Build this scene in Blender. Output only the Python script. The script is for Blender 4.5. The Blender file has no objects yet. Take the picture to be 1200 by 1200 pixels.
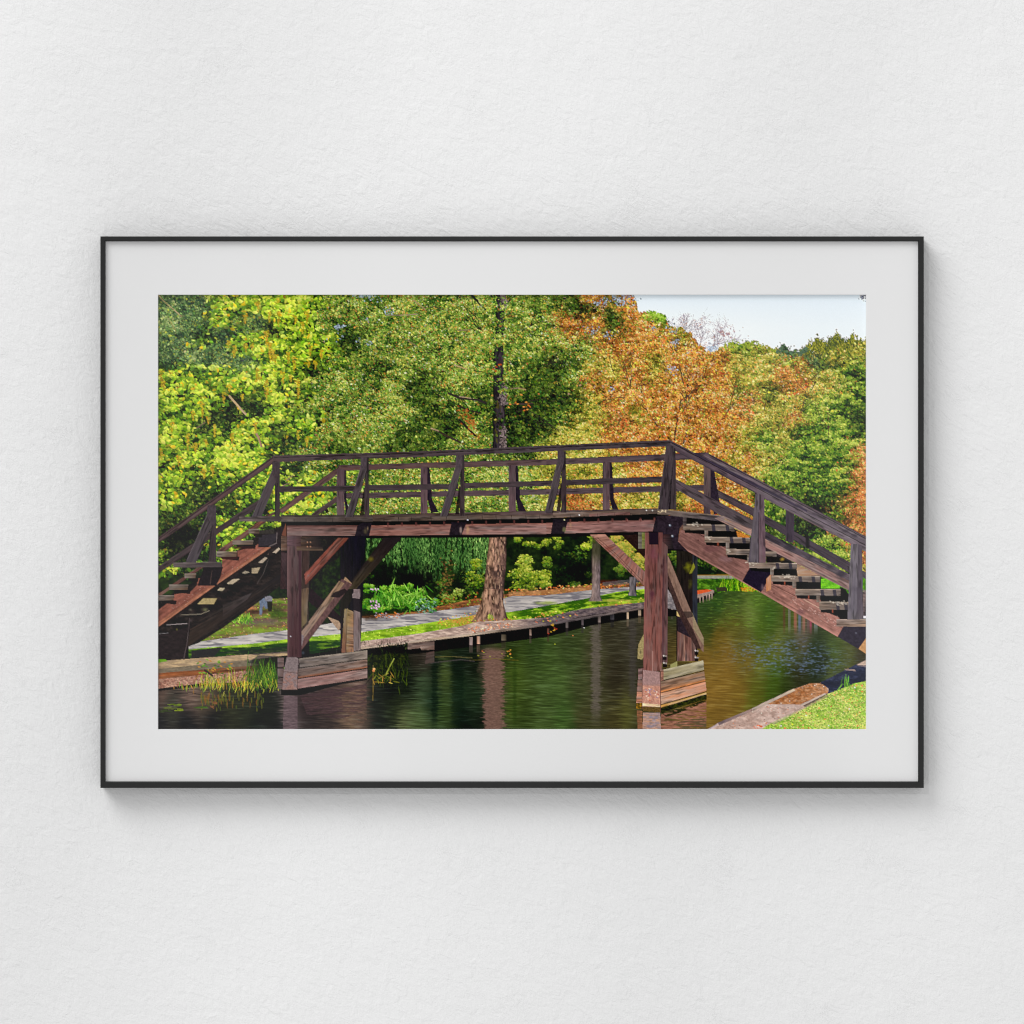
import bpy, math
import numpy as np


# ---------------------------------------------------------------------------
#  THE PRINT: the flat photographic print inside the frame is generated here,
#  pigment by pigment, from leaf, plank, path and ripple patterns (numpy only)
#  and laid on the sheet as vertex pigment.  Units: one unit = one millimetre
#  of wall; the sheet spans X0..X1, Y0..Y1 (y runs down).
# ---------------------------------------------------------------------------
X0, X1, Y0, Y1 = 185.0, 1015.0, 345.0, 855.0
SS = 2.5                                   # working samples per millimetre
PW, PH = int((X1 - X0) * SS), int((Y1 - Y0) * SS)
A = np.float32
rng = np.random.default_rng(7)
canvas = np.zeros((PH, PW, 3), A)
_tab = np.random.default_rng(3).random((24, 256, 256)).astype(A)

def vnoise(x, y, seed=0):
    x = np.asarray(x, A); y = np.asarray(y, A)
    xi = np.floor(x).astype(np.int32); yi = np.floor(y).astype(np.int32)
    fx = x - xi; fy = y - yi
    fx = fx * fx * (3 - 2 * fx); fy = fy * fy * (3 - 2 * fy)
    t = _tab[seed % 24]
    a = t[yi & 255, xi & 255]; b = t[yi & 255, (xi + 1) & 255]
    c = t[(yi + 1) & 255, xi & 255]; d = t[(yi + 1) & 255, (xi + 1) & 255]
    return (a + (b - a) * fx) * (1 - fy) + (c + (d - c) * fx) * fy

def fbm(x, y, seed=0, o=3):
    s = 0; amp = 0.5; tot = 0
    for k in range(o):
        s = s + amp * vnoise(x * 2 ** k + 17.3 * k, y * 2 ** k + 9.1 * k, seed + k)
        tot += amp; amp *= 0.55
    return s / tot

def c3(c): return np.array(c, A)

def region(pts):
    """indices and coordinates of the samples inside a polygon"""
    p = np.array(pts, np.float64)
    i0 = max(int((p[:, 0].min() - X0) * SS) - 1, 0); i1 = min(int((p[:, 0].max() - X0) * SS) + 2, PW)
    j0 = max(int((p[:, 1].min() - Y0) * SS) - 1, 0); j1 = min(int((p[:, 1].max() - Y0) * SS) + 2, PH)
    if i1 <= i0 or j1 <= j0: return None
    gx, gy = np.meshgrid(X0 + (np.arange(i0, i1) + 0.5) / SS, Y0 + (np.arange(j0, j1) + 0.5) / SS)
    ins = np.zeros(gx.shape, bool); n = len(p)
    for k in range(n):
        xa, ya = p[k]; xb, yb = p[(k + 1) % n]
        if ya == yb: continue
        ins ^= ((ya > gy) != (yb > gy)) & (gx < (xb - xa) * (gy - ya) / (yb - ya) + xa)
    jj, ii = np.nonzero(ins)
    return jj + j0, ii + i0, gx[ins].astype(A), gy[ins].astype(A)

def fill(pts, shade, alpha=1.0):
    r = region(pts)
    if r is None: return
    j, i, x, y = r
    col = shade(x, y) if callable(shade) else np.broadcast_to(c3(shade), (len(x), 3))
    if callable(alpha): al = alpha(x, y)[:, None]
    else: al = alpha
    canvas[j, i] = canvas[j, i] * (1 - al) + col * al

def mottled(c, var=0.2, sx=6, sy=6, seed=1, c2=None):
    c = c3(c)
    def f(x, y):
        n = fbm(x / sx, y / sy, seed)[:, None]
        base = c if c2 is None else c + (c3(c2) - c) * np.clip((n - 0.3) / 0.4, 0, 1)
        m = fbm(x / sx * 2.3 + 40, y / sy * 2.3, seed + 5)[:, None]
        return base * (1 + var * 2 * (m - 0.5))
    return f

_ps = [0]
def plank(q, col, col2=None, top=None, bot=None, var=0.22, freq=1.1, cracks=0.16, alpha=1.0, wav=0.0):
    """a board: q = a,b (long upper edge), c,d (lower edge); colour col->col2 along it"""
    a, b, c, d = [np.array(v, A) for v in q]
    ax = ((b + c) - (a + d)) / 2; L = float(np.hypot(*ax)) + 1e-6; ax = ax / L
    nx = np.array([-ax[1], ax[0]], A)
    w = abs(float(np.dot((d + c) / 2 - (a + b) / 2, nx))) + 1e-6
    if np.dot((d + c) / 2 - (a + b) / 2, nx) < 0: nx = -nx
    _ps[0] += 1; sd = _ps[0]
    colA = c3(col); colB = c3(col2 if col2 is not None else col)
    ta, tb = float(np.dot(a, nx)), float(np.dot(b, nx))
    da, db = float(np.dot(d, nx)), float(np.dot(c, nx)); oa = float(np.dot((a + d) / 2, ax))
    def f(x, y):
        s = (x * ax[0] + y * ax[1]) - oa; t0 = x * nx[0] + y * nx[1]
        u = np.clip(s / L, 0, 1); lo = ta + (tb - ta) * u; hi = da + (db - da) * u
        t = np.clip((t0 - lo) / (hi - lo + 1e-6), 0, 1); tt = t * w
        g = fbm(s * 0.035 + sd * 3.7, tt * freq + wav * np.sin(s * .1) + sd * 7.3, sd)
        g2 = vnoise(s * 0.15 + sd, tt * 0.45 + sd * 1.9, sd + 3)
        c_ = colA + (colB - colA) * u[:, None]
        wz = np.clip((fbm(s * .04 + sd * 2.3, tt * .35 + sd * 4.1, sd + 11) - .42) * 3.2, 0, 1)[:, None]      # weathered, greyed patches
        gy_ = (c_ @ c3((.34, .5, .16)))[:, None] * c3((1.14, 1.08, 1.06)); c_ = c_ * (1 - .42 * wz) + gy_ * .42 * wz
        c_ = c_ * (1 - .30 * np.clip((fbm(s * .07 + sd * 6.3, tt * .5 + sd, sd + 14, 2) - .60) * 6, 0, 1))[:, None]  # damp stains
        k = 1 + var * .85 * (g - 0.5) + var * 0.6 * (g2 - 0.5)
        cr = vnoise(s * 0.05 + sd * 5.1, tt * 1.5 + sd * 2.7, sd + 7)
        k = k * (1 - cracks * np.clip((cr - 0.74) * 8, 0, 1))
        o = c_ * k[:, None]
        if top is not None:
            m = np.clip(1 - t / 0.28, 0, 1)[:, None]; o = o * (1 - m) + c3(top) * k[:, None] * m
        if bot is not None:
            m = np.clip((t - 0.72) / 0.28, 0, 1)[:, None]; o = o * (1 - m) + c3(bot) * k[:, None] * m
        return o
    fill([a, b, c, d], f, alpha)

def line(pts, w, col, w2=None, var=0.15, alpha=1.0):
    n = len(pts) - 1
    for k in range(n):
        p = np.array(pts[k], A); q = np.array(pts[k + 1], A)
        wa = w + ((w2 if w2 is not None else w) - w) * k / n; wb = w + ((w2 if w2 is not None else w) - w) * (k + 1) / n
        d = (q - p) / (np.hypot(*(q - p)) + 1e-6); nn = np.array([-d[1], d[0]])
        e = d * 0.25
        plank([p - nn * wa / 2 - e, q - nn * wb / 2 + e, q + nn * wb / 2 + e, p + nn * wa / 2 - e], col, var=var, cracks=0.1, alpha=alpha)

def soft(x, y, rx, ry, col, al, rough=0.5, seed=0):
    """a soft-edged stain"""
    th = np.linspace(0, 2 * np.pi, 40, endpoint=False)
    fill([(x + 1.5 * rx * math.cos(t), y + 1.5 * ry * math.sin(t)) for t in th], col,
         lambda X, Y: al * np.clip(1.25 - np.hypot((X - x) / rx, (Y - y) / ry) + rough * (fbm(X / 5, Y / 5, seed) - .5) * 2, 0, 1))

def dabs(x, y, rx, ry, ang, col, grad=0.0, point=False, alpha=1.0):
    """leaf-shaped dabs laid in the order given; all arguments are arrays"""
    x = np.asarray(x, A); n = len(x)
    if n == 0: return
    rx = np.broadcast_to(np.asarray(rx, A), (n,)); ry = np.broadcast_to(np.asarray(ry, A), (n,)); ang = np.broadcast_to(np.asarray(ang, A), (n,))
    col = np.broadcast_to(np.asarray(col, A), (n, 3))
    R = int(math.ceil(max(rx.max(), ry.max()) * SS)) + 1
    oy, ox = np.mgrid[-R:R + 1, -R:R + 1]
    ox = ox.ravel(); oy = oy.ravel()
    CH = max(1, int(4e6 // len(ox)))
    for s in range(0, n, CH):
        e = min(n, s + CH)
        px = (x[s:e] - X0) * SS; py = (np.asarray(y[s:e], A) - Y0) * SS
        ix = np.floor(px).astype(np.int32); iy = np.floor(py).astype(np.int32)
        dx = (ox[None] + 0.5 + (ix - px)[:, None]) / SS; dy = (oy[None] + 0.5 + (iy - py)[:, None]) / SS
        ca = np.cos(ang[s:e])[:, None]; sa = np.sin(ang[s:e])[:, None]
        u = (dx * ca + dy * sa) / rx[s:e, None]; v = (-dx * sa + dy * ca) / ry[s:e, None]
        if point: m = (np.abs(v) < (1 - u * u)) & (np.abs(u) < 1)
        else: m = u * u + v * v < 1
        X = ix[:, None] + ox[None]; Y = iy[:, None] + oy[None]
        m &= (X >= 0) & (X < PW) & (Y >= 0) & (Y < PH)
        k, o = np.nonzero(m)
        c = col[s:e][k]
        if grad:
            ph = -1.57 + 1.3 * np.sin((s + k) * 12.9898)
            c = c * (1 + grad * ((dx[k, o] * np.cos(ph) + dy[k, o] * np.sin(ph)) / (np.maximum(rx[s:e][k], ry[s:e][k]) + 0.3)))[:, None]
        if alpha < 1.0: c = canvas[Y[k, o], X[k, o]] * (1 - alpha) + c * alpha
        canvas[Y[k, o], X[k, o]] = c

# ------------------------------------------------------------------ foliage
PAL = {
 'CAT': [(20, 28, 18), (56, 80, 30), (102, 138, 42), (158, 188, 54), (210, 220, 92)],
 'BLU': [(36, 50, 40), (60, 80, 54), (92, 118, 72), (136, 158, 96), (190, 200, 136)],
 'MID': [(18, 30, 19), (54, 78, 37), (100, 130, 52), (148, 168, 74), (206, 210, 126)],
 'DKG': [(16, 22, 18), (40, 55, 28), (74, 96, 40), (116, 134, 58), (166, 172, 88)],
 'ORG': [(70, 46, 28), (140, 90, 44), (200, 132, 66), (226, 168, 90), (242, 208, 142)],
 'YGR': [(50, 54, 26), (112, 112, 46), (166, 160, 66), (204, 190, 92), (234, 216, 138)],
 'RGT': [(18, 30, 18), (44, 70, 28), (88, 122, 42), (136, 160, 58), (186, 196, 94)],
 'RED': [(66, 46, 30), (128, 84, 46), (190, 120, 66), (216, 150, 88), (236, 190, 128)],
}
PN = list(PAL)
RAMP = np.array([PAL[k] for k in PN], A)
ACC = {'CAT': [((200, 172, 50), .05), ((176, 190, 70), .06)], 'BLU': [((150, 156, 66), .06)],
       'MID': [((166, 128, 64), .08), ((190, 186, 90), .06), ((150, 104, 58), .02), ((176, 184, 140), .03), ((70, 110, 46), .10)],
       'DKG': [((120, 124, 54), .04)],
       'ORG': [((190, 100, 54), .10), ((116, 118, 54), .16), ((226, 192, 76), .08), ((150, 78, 46), .05), ((206, 172, 136), .05)],
       'YGR': [((196, 140, 68), .08), ((102, 128, 48), .18)], 'RGT': [((196, 180, 70), .02)],
       'RED': [((190, 92, 54), .14), ((112, 120, 54), .2), ((216, 152, 92), .1)]}
#            clump radius x, y, leaf size, leaves, depth of shade
GEO = {'CAT': (10, 6, 2.2, 38, .15), 'BLU': (11, 7, 1.15, 80, .12), 'MID': (9, 6, .95, 100, .20), 'DKG': (11, 8, 1.2, 75, .14), 'ORG': (9, 5.6, 1.0, 105, .18),
       'YGR': (9, 5.5, 1.05, 95, .20), 'RGT': (11, 5.5, 1.15, 100, .34), 'RED': (8, 6, 1.1, 90, .14)}

CP = []
def pts(p, *a):
    for t in a: CP.append((t[0], t[1], p, t[2]))
pts('BLU', (190, 350, .1), (215, 350, 0), (240, 355, -.12), (200, 375, .12), (225, 375, -.05), (250, 385, -.12), (265, 395, -.15), (190, 400, .1), (220, 405, 0),
    (250, 410, -.1), (195, 420, -.12), (230, 425, .08), (265, 425, .06), (290, 425, 0), (300, 380, -.05), (918, 405, -.05), (925, 412, -.05), (945, 412, -.1), (955, 425, -.1))
pts('CAT', (255, 355, .1), (285, 355, .2), (315, 355, .12), (345, 352, .2), (375, 355, .12), (260, 375, .08), (335, 375, .15), (360, 375, .1), (245, 395, 0),
    (280, 405, .15), (300, 400, .18), (330, 405, .2), (360, 410, .15), (380, 420, .05), (345, 425, .15), (310, 430, .05), (320, 420, .1), (200, 440, .15), (230, 445, .08),
    (260, 445, .1), (285, 445, .2), (310, 450, .1), (340, 445, .05), (200, 470, .15), (225, 465, .05), (250, 470, .05), (315, 470, .1), (330, 460, .1), (200, 495, .15),
    (220, 500, .1), (200, 520, .2), (250, 520, .15), (280, 515, .1), (300, 505, .12), (355, 500, 0), (340, 500, .05), (200, 545, .1), (230, 540, .1), (260, 530, .2),
    (290, 525, .15), (310, 520, .1), (190, 570, .05), (215, 570, .05), (260, 560, .05), (280, 550, .12), (190, 655, 0), (270, 605, -.05), (290, 580, 0), (300, 570, .05),
    (280, 620, -.05), (268, 632, .02), (195, 672, -.05), (312, 555, .05), (360, 580, .12), (345, 590, .1), (370, 600, .1), (300, 545, .1), (345, 605, .1), (195, 590, 0), (365, 585, .1))
pts('DKG', (285, 372, .12), (316, 385, -.25), (365, 432, -.3), (345, 462, -.2), (275, 472, -.3), (300, 472, -.1), (298, 478, -.3), (265, 492, -.28), (240, 505, -.25),
    (330, 505, -.15), (345, 517, -.25), (330, 525, -.3), (230, 577, -.1), (195, 605, -.05), (220, 605, -.15), (215, 625, -.3), (240, 590, -.2), (200, 640, -.3),
    (222, 640, -.3), (270, 590, -.1), (300, 600, -.1), (215, 665, -.15), (410, 405, -.18), (405, 393, -.2), (445, 432, -.12), (490, 457, -.05), (510, 490, -.1),
    (525, 498, -.2), (470, 520, -.05), (405, 520, -.05), (570, 465, -.05), (620, 350, .1), (630, 430, .08), (655, 432, -.1), (635, 450, 0), (615, 455, 0), (650, 462, -.25),
    (620, 480, -.2), (600, 490, -.25), (605, 505, -.2), (600, 515, -.2), (630, 508, -.12), (640, 488, -.1), (668, 475, -.2), (670, 360, -.05), (685, 362, -.12),
    (720, 370, 0), (715, 381, 0), (965, 425, -.05), (900, 460, -.05), (865, 465, 0), (1005, 490, -.15), (925, 582, -.15), (950, 592, -.35), (960, 602, -.4), (945, 602, -.35),
    (970, 590, -.2), (945, 625, -.3), (900, 622, -.05), (620, 530, -.05), (505, 520, -.02), (350, 545, -.2), (955, 615, -.35))
for gx_ in range(400, 600, 32):
    for gy_ in range(352, 600, 30):
        d_ = min(math.hypot(gx_ - c[0], gy_ - c[1]) for c in CP)
        if d_ > 20: CP.append((gx_, gy_, 'MID', .07 if gy_ < 520 else .12))
pts('MID', (375, 450, .08), (450, 465, .04), (400, 455, .1), (410, 470, .1), (380, 366, 0), (390, 380, 0), (360, 480, .12), (385, 470, .12), (390, 500, .1), (345, 532, -.05), (440, 442, -.12), (520, 400, .1), (480, 365, .08), (560, 370, .15),
    (580, 390, .18), (540, 440, .1), (460, 482, .05), (545, 470, 0), (400, 490, .12), (430, 495, .2), (450, 502, .1), (560, 420, 0), (572, 442, .05), (600, 360, .08), (640, 362, 0),
    (610, 380, .15), (625, 400, .1), (610, 420, 0), (640, 400, .1), (600, 465, -.05), (660, 490, 0), (680, 440, .1), (640, 390, .05), (690, 400, .05), (680, 415, .1), (670, 440, .1),
    (590, 560, .12), (610, 590, .1), (380, 550, .05), (400, 575, .12), (365, 545, .05), (385, 600, .1), (620, 560, .12))
pts('YGR', (955, 400, -.12), (975, 402, -.06), (985, 420, -.08), (1010, 410, -.05), (997, 402, -.1), (968, 412, -.15), (862, 424, .12), (872, 440, .1), (868, 455, .05), (885, 455, .08), (885, 500, .06), (873, 505, .02), (680, 490, .05), (660, 515, .12), (690, 510, .12), (700, 490, .05), (690, 430, 0), (715, 430, .1), (720, 440, 0), (770, 430, 0), (700, 465, .05), (745, 480, .05),
    (795, 395, .05), (890, 412, .1), (905, 415, .1), (1000, 400, 0), (880, 420, .12), (900, 430, .1), (895, 445, .1), (910, 460, .1), (950, 440, .1), (965, 440, .15), (980, 450, .12),
    (960, 460, .1), (890, 480, .1), (905, 490, .1), (925, 480, .1), (915, 510, .1), (905, 535, .1), (890, 545, .1), (640, 560, .1), (660, 540, .1), (655, 590, .1), (690, 545, .1),
    (700, 575, .12), (640, 530, .12), (730, 590, .12), (755, 590, .15), (770, 575, .1), (720, 550, .05), (795, 590, 0), (860, 540, .05), (810, 565, 0), (725, 600, .1))
for gx_ in range(715, 886, 26):
    for gy_ in range(392, 610, 24):
        d_ = min(math.hypot(gx_ - c[0], gy_ - c[1]) for c in CP)
        if d_ > 15 and not (gx_ > 880 and gy_ > 450) and not (gx_ > 850 and gy_ < 480): CP.append((gx_, gy_, 'ORG', .1))
pts('ORG', (690, 350, 0), (660, 380, 0), (680, 385, .05), (700, 380, 0), (735, 365, .05), (705, 400, .05), (720, 410, .1), (740, 390, .1), (750, 375, .1), (690, 440, 0), (700, 450, -.1),
    (790, 430, .1), (760, 470, .12), (720, 460, 0), (790, 405, .05), (940, 425, 0), (845, 430, .1), (850, 460, .1), (860, 495, .08), (915, 435, .12), (930, 440, .15), (940, 450, .1), (920, 455, .05),
    (880, 470, .05), (930, 492, 0), (745, 545, 0), (770, 540, .1), (875, 540, .1), (875, 560, .1))
pts('RED', (730, 495, .05), (715, 490, 0), (875, 480, 0), (1005, 530, .1), (1000, 555, .12), (1010, 570, .1), (1005, 590, 0), (985, 590, 0), (995, 610, -.1), (1005, 620, -.05), (680, 595, 0),
    (1013, 650, .1), (815, 600, .05), (670, 590, 0), (1012, 545, .08))
pts('RGT', (765, 370, .25), (775, 375, .2), (850, 405, .15), (870, 402, .1), (930, 425, 0),  (1005, 430, .12), (990, 440, -.1),
    (890, 510, .05), (900, 520, .12), (950, 480, .1), (975, 470, .1), (1000, 465, .12), (985, 482, -.15), (960, 500, .1), (940, 505, .05), (980, 505, .08), (1000, 515, 0), (960, 520, .05),
    (930, 530, .1), (950, 535, .05), (910, 555, .1), (935, 555, .05), (970, 540, .1), (990, 530, 0), (995, 545, .05), (990, 560, .1), (975, 560, 0), (960, 575, .05), (935, 575, .05),
    (980, 577, 0), (980, 602, .1), (905, 595, .12), (915, 600, .1), (955, 637, .2), (965, 645, .25), (975, 650, .2), (985, 660, .1), (885, 570, .1), (895, 590, .1), (890, 600, .05), (885, 630, -.1), (970, 685, .25))

GS = 4.0
gW, gH = int((X1 - X0) / GS) + 2, int((Y1 - Y0) / GS) + 2
GX, GY = np.meshgrid(X0 + np.arange(gW) * GS, Y0 + np.arange(gH) * GS)
cpx = np.array([c[0] for c in CP], A); cpy = np.array([c[1] for c in CP], A)
cpl = np.array([c[3] for c in CP], A); cpp = np.array([PN.index(c[2]) for c in CP])
W_ = 1.0 / ((GX[..., None] - cpx) ** 2 + (GY[..., None] - cpy) ** 2 + 45.0) ** 2
WT = W_.sum(-1)
PM = np.stack([W_[..., cpp == k].sum(-1) / WT for k in range(len(PN))], -1)
LM = (W_ * cpl).sum(-1) / WT

def look(x, y):
    gx = np.clip(((x - X0) / GS + 0.5).astype(int), 0, gW - 1); gy = np.clip(((y - Y0) / GS + 0.5).astype(int), 0, gH - 1)
    return gy, gx

def ramp(p, L):
    L = np.clip(L, 0, 1) * 3.999; i = L.astype(int); f = (L - i)[:, None]
    return RAMP[p, i] * (1 - f) + RAMP[p, i + 1] * f

def outline(x):
    """upper edge of the tree line against the sky"""
    xs = [185, 738, 742, 748, 756, 766, 778, 786, 795, 806, 818, 826, 836, 846, 858, 870, 882, 895, 905, 912, 917, 922, 930, 938, 946, 951, 957, 962, 968, 975, 981, 986, 992, 999, 1004, 1009, 1016]
    ys = [300, 300, 350, 368, 366, 366, 373, 382, 384, 392, 404, 412, 412, 405, 404, 404, 401, 408, 412, 410, 403, 410, 410, 412, 405, 410, 398, 405, 408, 400, 394, 402, 404, 394, 398, 404, 402]
    return np.interp(x, xs, ys)

def leaves(x, y, p, L, lf, r, keep):
    m = len(x)
    gy, gx = look(x + r.normal(0, 5, m), y + r.normal(0, 5, m))
    own = ramp(p, L); mix = 0
    w = PM[gy, gx] ** 1.4; w = w / w.sum(-1, keepdims=True)
    for k in range(len(PN)): mix = mix + ramp(np.full(m, k), L) * w[:, k][:, None]
    col = own * .55 + mix * .45
    q = r.random(m)
    for k, name in enumerate(PN):
        acc = 0.0
        for c, pb in ACC[name]:
            s = (p == k) & (q >= acc) & (q < acc + pb) & (L > .30); acc += pb
            col[s] = c3(c) * np.clip(.5 + L[s] * .85, .4, 1.2)[:, None]
    col = col * (1 + r.normal(0, .06, (m, 1))) + r.normal(0, 5, (m, 3))
    if keep is not None:
        kk = keep(x, y); x, y, lf, col, p = x[kk], y[kk], lf[kk], col[kk], p[kk]; m = len(x)
    big = lf > 1.5
    a = r.uniform(-.9, .9, m) + np.where(r.random(m) < .3, 1.2, 0)
    # runs of small and of large leaves keep their order
    if big.any() and (~big).any():
        dabs(x[~big], y[~big], lf[~big] * 1.15, lf[~big] * r.uniform(.5, .95, (~big).sum()), a[~big], col[~big].clip(0, 250), grad=.08)
        dabs(x[big], y[big], lf[big] * 1.45, lf[big] * r.uniform(.45, .9, big.sum()), r.normal(0, .55, big.sum()) + np.where(r.random(big.sum()) < .22, 1.3, 0), col[big].clip(0, 250), grad=.22, point=True)
    else:
        dabs(x, y, lf * 1.2, lf * r.uniform(.5, .95, m), a, col.clip(0, 250), grad=.15, point=bool(big.all()))

def foliage(box, density=1.0, keep=None, seed=0, lbias=0.0, under=None):
    r = np.random.default_rng(100 + seed)
    bx0, bx1, by0, by1 = box
    geoA = np.array([GEO[k] for k in PN], A)
    # loose under-layer
    n = int((bx1 - bx0) * (by1 - by0) * (.55 * density if under is None else under))
    x = r.uniform(bx0, bx1, n); y = r.uniform(by0, by1, n); gy, gx = look(x, y)
    p = (PM[gy, gx].cumsum(-1) < r.random(n)[:, None]).sum(-1).clip(0, len(PN) - 1)
    L = .28 + LM[gy, gx] * .8 + lbias + .35 * (fbm(x / 7, y / 6, 7) - .5) + r.normal(0, .13, n)
    o = np.argsort(L + r.normal(0, .3, n)); x, y, p, L = x[o], y[o], p[o], L[o]
    L = L - np.where(p == PN.index('CAT'), .20, 0)
    leaves(x, y, p, L, np.minimum(geoA[p, 2], 1.45) * r.uniform(.6, 1.2, n), r, keep)
    # clumps, the lower ones in front
    n = int((bx1 - bx0) * (by1 - by0) / 44.0 * density)
    cx = r.uniform(bx0 - 6, bx1 + 6, n); cy = r.uniform(by0 - 6, by1 + 6, n)
    if keep is not None:
        k = keep(cx, cy); cx, cy = cx[k], cy[k]
    o = np.argsort(cy + r.normal(0, 9, len(cy))); cx, cy = cx[o], cy[o]
    gy, gx = look(cx, cy)
    pr = PM[gy, gx] ** 1.3; pr = pr / pr.sum(-1, keepdims=True)
    cls = (pr.cumsum(-1) < r.random(len(cx))[:, None]).sum(-1).clip(0, len(PN) - 1)
    clb = LM[gy, gx] + lbias
    geo = geoA[cls]
    # dark hollows get fewer leaves, so that the shade behind them shows
    nl = (geo[:, 3] * r.uniform(.55, 1.05, len(cx)) * np.clip(1 + clb * 1.6, .3, 1.1)).astype(int)
    cn = (fbm(cx / 24, cy / 15, 11) - 0.5) * 0.44 + r.normal(0, .05, len(cx))
    idx = np.repeat(np.arange(len(cx)), nl); m = len(idx)
    rad = np.sqrt(r.random(m)); th = r.uniform(0, 2 * np.pi, m)
    ux = rad * np.cos(th); uy = rad * np.sin(th)
    sc = (.5 + 1.15 * r.random(len(cx)) ** 1.5)[idx]
    x = cx[idx] + ux * geo[idx, 0] * sc; y = cy[idx] + uy * geo[idx, 1] * sc
    p = cls[idx].copy()
    sw = r.random(m) < .3
    gy, gx = look(x, y)
    p2 = (PM[gy, gx].cumsum(-1) < r.random(m)[:, None]).sum(-1).clip(0, len(PN) - 1)
    ok = sw & (p != PN.index('CAT')) & (p2 != PN.index('CAT')); p[ok] = p2[ok]
    L = 0.43 + clb[idx] * .92 + cn[idx] - geo[idx, 4] * uy - .04 * ux + r.normal(0, .17, m) * np.where(p == PN.index('CAT'), 1.25, 1)
    L -= .15 * np.clip((.43 - fbm(x / 8, y / 5.5, 3, 2)) * 7, 0, 1) * (p != PN.index('CAT'))
    L += 0.26 * (vnoise(x / 2.6, y / 2.1, 5) - .5) + .22 * (fbm(x / 6, y / 4.5, 15) - .5)
    isc = p == PN.index('CAT')
    L += np.where(isc, .95 * (fbm(x / 11, y / 5, 18, 2) - .5) - .01, .34 * (fbm(x / 4.5, y / 3.2, 21, 2) - .5)) + np.where((p == PN.index('RGT')) | (p == PN.index('YGR')), .60 * (fbm(x / 11, y / 4.2, 13, 2) - .5) + np.where(x > 925, .55 * (fbm(x / 20, y / 8, 17, 2) - .54), 0), 0)
    L += 0.5 * (LM[gy, gx] - LM[look(cx, cy)][idx])
    lf = geo[idx, 2] * np.where(p == PN.index('CAT'), r.uniform(.5, 1.15, m), .36 + .80 * r.random(m) ** 1.6 + .26 * fbm(x / 20, y / 14, 6))
    order = np.lexsort((L + r.normal(0, .2, m), idx))
    leaves(x[order], y[order], p[order], L[order], lf[order], r, keep)

def wash(box, keep=None, seed=0, L0=0.16):
    x0, x1, y0, y1 = box
    def sh(x, y):
        gy, gx = look(x, y)
        n = fbm(x / 9, y / 7, 3 + seed)
        L = L0 + LM[gy, gx] * .5 + .35 * (n - .5)
        o = 0
        for k in range(len(PN)): o = o + ramp(np.full(len(x), k), L) * PM[gy, gx, k][:, None]
        return o
    al = (lambda x, y: keep(x, y).astype(A)) if keep is not None else 1.0
    fill([(x0, y0), (x1, y0), (x1, y1), (x0, y1)], sh, al)

def twig(x, y, ang, ln, w, col, depth, r, spread=.5):
    if depth == 0 or w < .12: return
    p = [(x, y)]
    for k in range(4):
        ang += r.normal(0, .12); x += ln / 4 * math.cos(ang); y += ln / 4 * math.sin(ang); p.append((x, y))
    line(p, w, col, w * .7)
    for k in range(2 + (r.random() < .5)):
        q = p[r.integers(2, 5)]
        twig(q[0], q[1], ang + r.normal(0, spread), ln * r.uniform(.55, .85), w * .66, col, depth - 1, r, spread)

def strings(lst, r, col=(198, 170, 54)):
    for x, y, h in lst:
        n = int(h * 2.4)
        yy = y + np.sort(r.uniform(0, h, n)); ww = 1.9 * (1 - (yy - y) / h * .75)
        dabs(x + r.normal(0, 1, n) * ww * .7, yy, ww * .7, 1.0, r.uniform(-.5, .5, n), c3(col) * r.uniform(.7, 1.1, (n, 1)) + r.normal(0, 10, (n, 3)), alpha=.85)

def scatter(poly_, n, cols, r, rx=(.8, 1.4), ry=(.4, .8), ang=.4, var=.15, dens=None):
    p = np.array(poly_); x = r.uniform(p[:, 0].min(), p[:, 0].max(), n); y = r.uniform(p[:, 1].min(), p[:, 1].max(), n)
    ins = np.zeros(n, bool)
    for k in range(len(p)):
        xa, ya = p[k]; xb, yb = p[(k + 1) % len(p)]
        if ya == yb: continue
        ins ^= ((ya > y) != (yb > y)) & (x < (xb - xa) * (y - ya) / (yb - ya) + xa)
    x, y = x[ins], y[ins]
    if dens is not None:
        k = r.random(len(x)) < dens(x, y); x, y = x[k], y[k]
    o = np.argsort(y); x, y = x[o], y[o]; m = len(x)
    if m == 0: return
    cols = np.array(cols, A); c = cols[r.integers(0, len(cols), m)] * (1 + r.normal(0, var, (m, 1)))
    dabs(x, y, r.uniform(*rx, m), r.uniform(*ry, m), r.normal(0, ang, m), c.clip(0, 252))

def bush(cx, cy, rx, ry, cols, n, r, leaf=1.3, top=.5):
    """leafy mound, lit from above"""
    k = max(4, int(n / 45)); ex = cx + rx * r.normal(0, .5, k).clip(-1, 1); ey = cy + ry * r.normal(0, .5, k).clip(-1, 1)
    o = np.argsort(ey); ex, ey = ex[o], ey[o]
    idx = np.repeat(np.arange(k), 45); m = len(idx)
    a = r.uniform(0, 6.283, m); d = np.sqrt(r.random(m)); s = max(3.0, min(rx, ry) * .45)
    x = ex[idx] + d * np.cos(a) * s * 1.2; y = ey[idx] + d * np.sin(a) * s * .8
    L = .45 - .28 * d * np.sin(a) - top * .4 * (ey[idx] - cy) / ry + r.normal(0, .16, m)
    C = np.array(cols, A); t = np.clip(L, 0, .999) * (len(C) - 1); i = t.astype(int); f = (t - i)[:, None]
    c = C[i] * (1 - f) + C[i + 1] * f + r.normal(0, 5, (m, 3))
    o = np.lexsort((L, idx)); dabs(x[o], y[o], leaf * r.uniform(.7, 1.3, m), leaf * r.uniform(.4, .9, m), r.uniform(-1, 1, m), c[o].clip(0, 250), grad=.1)

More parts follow.
